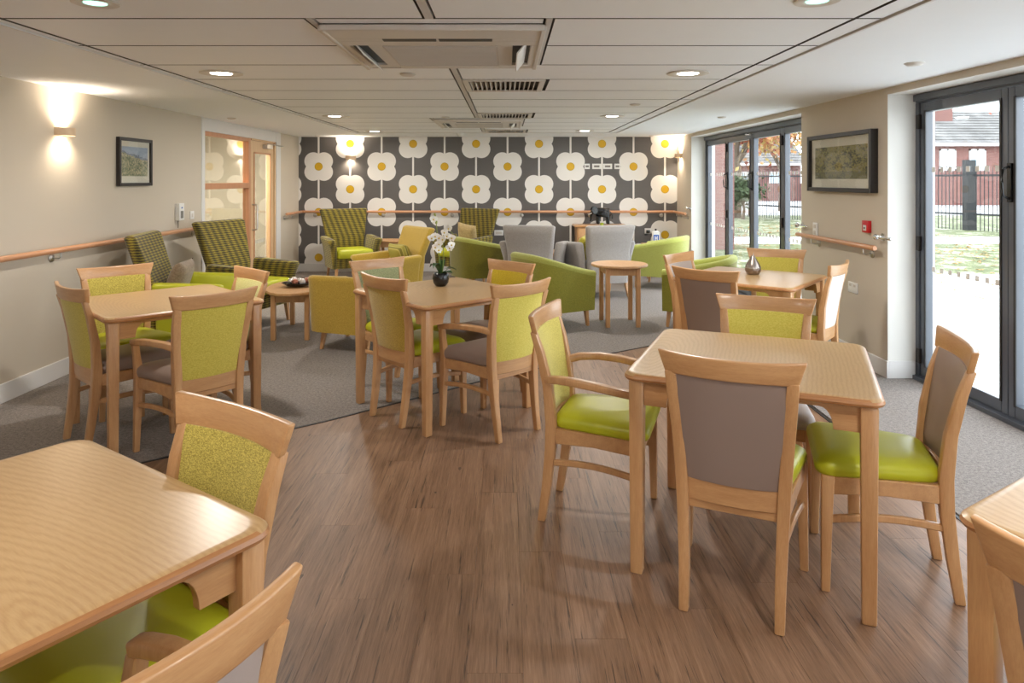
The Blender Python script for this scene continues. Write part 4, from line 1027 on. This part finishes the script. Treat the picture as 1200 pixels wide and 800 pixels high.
# fallen leaves
lm = MB(); 
for i in range(900):
    x_ = random.uniform(5.3, 12.4); y_ = random.uniform(9, 24); a = random.uniform(0, PI); r = random.uniform(.03, .06); c, s = math.cos(a)*r, math.sin(a)*r
    lm.loft([[(x_+c, y_+s, GZ+z), (x_-s*.6, y_+c*.6, GZ+z+.015), (x_-c, y_-s, GZ+z), (x_+s*.6, y_-c*.6, GZ+z+.01)] for z in (.016, .02)])
o = obj('fallen_leaves', lm.mesh('fallen_leaves', plain('dry autumn leaf', lin(170, 122, 66), .9, var=.3), smooth=False)); tag(o, 'scattered brown leaves on the frosted lawn', 'leaves'); o['kind'] = 'stuff'
# brick wing
def brickmat(name, c1, c2, mortar, sc=1.0):
    t = NT(name); tc = t.n('ShaderNodeTexCoord'); sx = t.n('ShaderNodeSeparateXYZ'); t.l(tc.outputs['Object'], sx.inputs[0])
    cm_ = t.n('ShaderNodeCombineXYZ'); t.l(t.math('ADD', sx.outputs[0], sx.outputs[1]), cm_.inputs[0]); t.l(sx.outputs[2], cm_.inputs[1])
    b = t.n('ShaderNodeTexBrick'); t.l(cm_.outputs[0], b.inputs['Vector']); b.inputs['Color1'].default_value = c1; b.inputs['Color2'].default_value = c2; b.inputs['Mortar'].default_value = mortar
    b.inputs['Scale'].default_value = 1; b.inputs['Brick Width'].default_value = .225*sc; b.inputs['Row Height'].default_value = .075*sc; b.inputs['Mortar Size'].default_value = .008*sc
    t.col(b.outputs[0]); return t.set(.9)
brick1 = brickmat('red brick', lin(122, 80, 72), lin(108, 68, 62), lin(122, 100, 94))
t = thing('brick_wing', 'red brick wing of the building outside the far doors', 'building', (3.6, 15.6, GZ))
obj('brick_face', MB().box(0, 1.5, 0, 6, 0, 4.5).mesh('brick_face', brick1, smooth=False), t)
obj('roof_edge', MB().box(-.1, 1.75, -.25, 6, 4.5, 4.7).mesh('roof_edge', dark_pl), t)
# railings
t = thing('railing_fence', 'black bow top railing beyond the lawn', 'fence', (0, 0, 0))
A = Vector((19.3, 12.4)); Bv = Vector((7.6, 34.2)); d = (Bv-A).normalized(); L = (Bv-A).length
blk = plain('black railing paint', lin(34, 36, 38), .5)
pk = MB(); n = int(L/.115)
for i in range(n):
    p_ = A+d*(.115*i); pk.box(p_.x-.009, p_.x+.009, p_.y-.009, p_.y+.009, GZ, 1.78)
    if i % 2 == 0:
        q_ = []
        for k in range(7): a = PI*k/6; qq = p_+d*(.0575*(1-math.cos(a))); q_.append((qq.x, qq.y, 1.78+.14*math.sin(a)))
        pk.tube(q_, .011, 4)
o = obj('pickets', pk.mesh('pickets', blk, smooth=False), t); o['kind'] = 'stuff'
obj('rail', MB().sweep([(A.x, A.y, .42), (Bv.x, Bv.y, .42)], .03, .06).mesh('rail', blk), t)
obj('rail', MB().sweep([(A.x, A.y, 1.62), (Bv.x, Bv.y, 1.62)], .03, .06).mesh('rail', blk), t)
for s in (7.0, 10.45, 13.4, 16.3, 19.2):
    p_ = A+d*s; w = .13 if abs(s-10.45) < .1 else .04
    obj('post', MB().box(p_.x-w, p_.x+w, p_.y-w, p_.y+w, GZ, 2.1 if w > .1 else 1.85).mesh('post', blk), t)
# houses
roof_m = gmat('grey roof tile', lin(84, 82, 80), lin(98, 96, 94), lin(116, 114, 112), .8, 8)
def house(label, x0, x1, y0, dep, eave, ridge, wins, chims, bm=brick1, hip=0):
    t = thing('house', label, 'house', (x0, y0, GZ))
    Wd = x1-x0
    obj('wall', MB().box(0, Wd, 0, dep, 0, eave).mesh('wall', bm, smooth=False), t)
    o_ = .4
    n = 12
    rr = MB()
    for i in range(n):     # courses of roof tile, stepped
        u0, u1 = i/n, (i+1)/n
        for sgn in (0, 1):
            ya = -o_+(dep/2+o_)*u0; ybb = -o_+(dep/2+o_)*u1+.02
            if sgn: ya, ybb = dep-ya, dep-ybb
            za, zb = eave+(ridge-eave)*u0+.05, eave+(ridge-eave)*u1
            h0 = hip*u0; h1 = hip*u1
            rr.loft([[(-o_+h0, ya, za-.05), (Wd+o_-h0, ya, za-.05), (Wd+o_-h1, ybb, zb-.05), (-o_+h1, ybb, zb-.05)], [(-o_+h0, ya, za+.02), (Wd+o_-h0, ya, za+.02), (Wd+o_-h1, ybb, zb+.02), (-o_+h1, ybb, zb+.02)]])
    if not hip: rr.loft([[(0, 0, eave), (0, dep, eave), (0, dep/2, ridge)], [(Wd, 0, eave), (Wd, dep, eave), (Wd, dep/2, ridge)]])
    obj('roof', rr.mesh('roof', roof_m, smooth=False), t)
    obj('fascia', MB().box(-o_, Wd+o_, -o_-.05, -o_+.03, eave-.18, eave+.02).mesh('fascia', white_p), t)
    for wx, wz, ww, wh in wins:
        f = obj('window', MB().box(wx-ww/2, wx-ww/2+.1, -.06, .02, wz, wz+wh).box(wx+ww/2-.1, wx+ww/2, -.06, .02, wz, wz+wh).box(wx-.05, wx+.05, -.06, .02, wz, wz+wh).box(wx-ww/2, wx+ww/2, -.06, .02, wz, wz+.1).box(wx-ww/2, wx+ww/2, -.06, .02, wz+wh-.1, wz+wh).mesh('window', white_p), t)
        obj('pane', MB().box(wx-ww/2, wx+ww/2, -.02, -.005, wz, wz+wh).mesh('pane', plain('pale window glass', lin(176, 200, 210), .1, spec=.8)), f)
    for cx_, cy_, cw, z0, z1 in chims:
        c_ = obj('chimney', MB().box(cx_-cw/2, cx_+cw/2, cy_-.35, cy_+.35, z0, z1).mesh('chimney', bm), t)
        obj('chimney_pot', MB().lathe([(.12, z1), (.1, z1+.35), (.12, z1+.38)], cx_, cy_, 10).mesh('chimney_pot', plain('terracotta', lin(170, 96, 66), .8)), c_)
house('long brick bungalow with grey roof seen through the near doors', 22.0, 40.5, 42.0, 9, 3.75, 6.1, [(4.6, 2.1, 1.0, 1.3), (6.4, 2.1, 1.0, 1.3), (9.8, 2.1, 1.0, 1.3), (13, 2.1, 1.2, 1.3)], [(6.2, 3.2, 1.1, 4.6, 6.5)], hip=2.5)
house('brick house with pale roof seen through the far doors', 12.5, 24.5, 58.0, 8, 2.9, 5.6, [(3, 1.0, 1.3, 1.2), (7, 1.0, 1.3, 1.2), (10, 1.0, 1.3, 1.2)], [(6, 4, 1.0, 4.8, 6.6)])
house('distant brick house at the left of the far doors', 13.0, 19.0, 80.0, 8, 4.4, 7.0, [(2, 2.6, 1.2, 1.3), (4.5, 2.6, 1.2, 1.3)], [], hip=1)
t = thing('garden_wall', 'low red brick wall beyond the railings', 'wall', (8, 50, GZ)); obj('brick_face', MB().box(0, 40, 0, .3, 0, 1.3).mesh('brick_face', brick1), t)
# trees
def tree(label, x, y, hgt, tr_r, crown, cols, nleaf, cr, lsz=.12, name='autumn_tree'):
    t = thing(name, label, 'tree', (x, y, GZ)); cx, cy, cz = crown
    m = MB().tube([(0, 0, 0), (.05, 0, hgt*.3), (0, .05, hgt*.6), (.1, 0, hgt)], [tr_r*1.2, tr_r, tr_r*.8, tr_r*.4], 10)
    obj('trunk', m.mesh('trunk', plain('bark', lin(96, 84, 72), .95, var=.3, vs_=12)), t)
    b = MB(); ends = []
    for i in range(22):
        a = random.uniform(0, 2*PI); z0 = random.uniform(hgt*.4, hgt*.95); r = random.uniform(.4, .95)*cr
        e = (cx+math.cos(a)*r, cy+math.sin(a)*r, cz+random.uniform(-.5, .8)*cr*.7); mid = (e[0]*.45, e[1]*.45, (z0+e[2])/2+.2)
        b.tube([(0, 0, z0), mid, e], [tr_r*.35, tr_r*.2, .012], 5); ends += [mid, e]
    obj('branch', b.mesh('branch', plain('bark', lin(96, 84, 72), .95, var=.3, vs_=12)), t)['kind'] = 'stuff'
    for ci, c_ in enumerate(cols):
        V = []; Fs = []
        for i in range(nleaf//len(cols)):
            e = random.choice(ends); p_ = Vector(e)+Vector([random.gauss(0, cr*.22) for _ in range(3)])
            u = Vector([random.gauss(0, 1) for _ in range(3)]).normalized()*lsz; v = u.cross(Vector([random.gauss(0, 1) for _ in range(3)])).normalized()*lsz*.6
            k = len(V); V += [p_-u, p_+v, p_+u, p_-v]; Fs.append((k, k+1, k+2, k+3))
        me = bpy.data.meshes.new('foliage'); me.from_pydata([tuple(v) for v in V], [], Fs); me.materials.append(c_)
        o = obj('foliage', me, t); o['kind'] = 'stuff'
lo = plain('orange leaf', lin(176, 124, 72), .8, var=.3, vs_=2); ly = plain('yellow leaf', lin(176, 154, 96), .8, var=.3, vs_=2); lr = plain('rust leaf', lin(158, 84, 64), .8, var=.2); lg = plain('dark green leaf', lin(58, 74, 44), .8, var=.3)
tree('autumn tree with dark trunk close to the brick wing', 9.4, 28.5, 4.6, .17, (.6, 0, 4.6), [lo, ly, lr], 3600, 2.6)
tree('slender orange tree in front of the pale roof', 13.6, 34.5, 3.8, .12, (.0, 0, 4.8), [lo, ly], 2600, 2.0)
tree('bare twiggy tree above the bungalow roof', 30.2, 38.0, 5.6, .14, (0, 0, 6.6), [ly, lr], 900, 3.4, .09)
tree('dark evergreen shrub by the tree trunk', 9.3, 27.4, 1.3, .06, (0, 0, 1.0), [lg], 1500, .7, .09, 'evergreen_shrub')
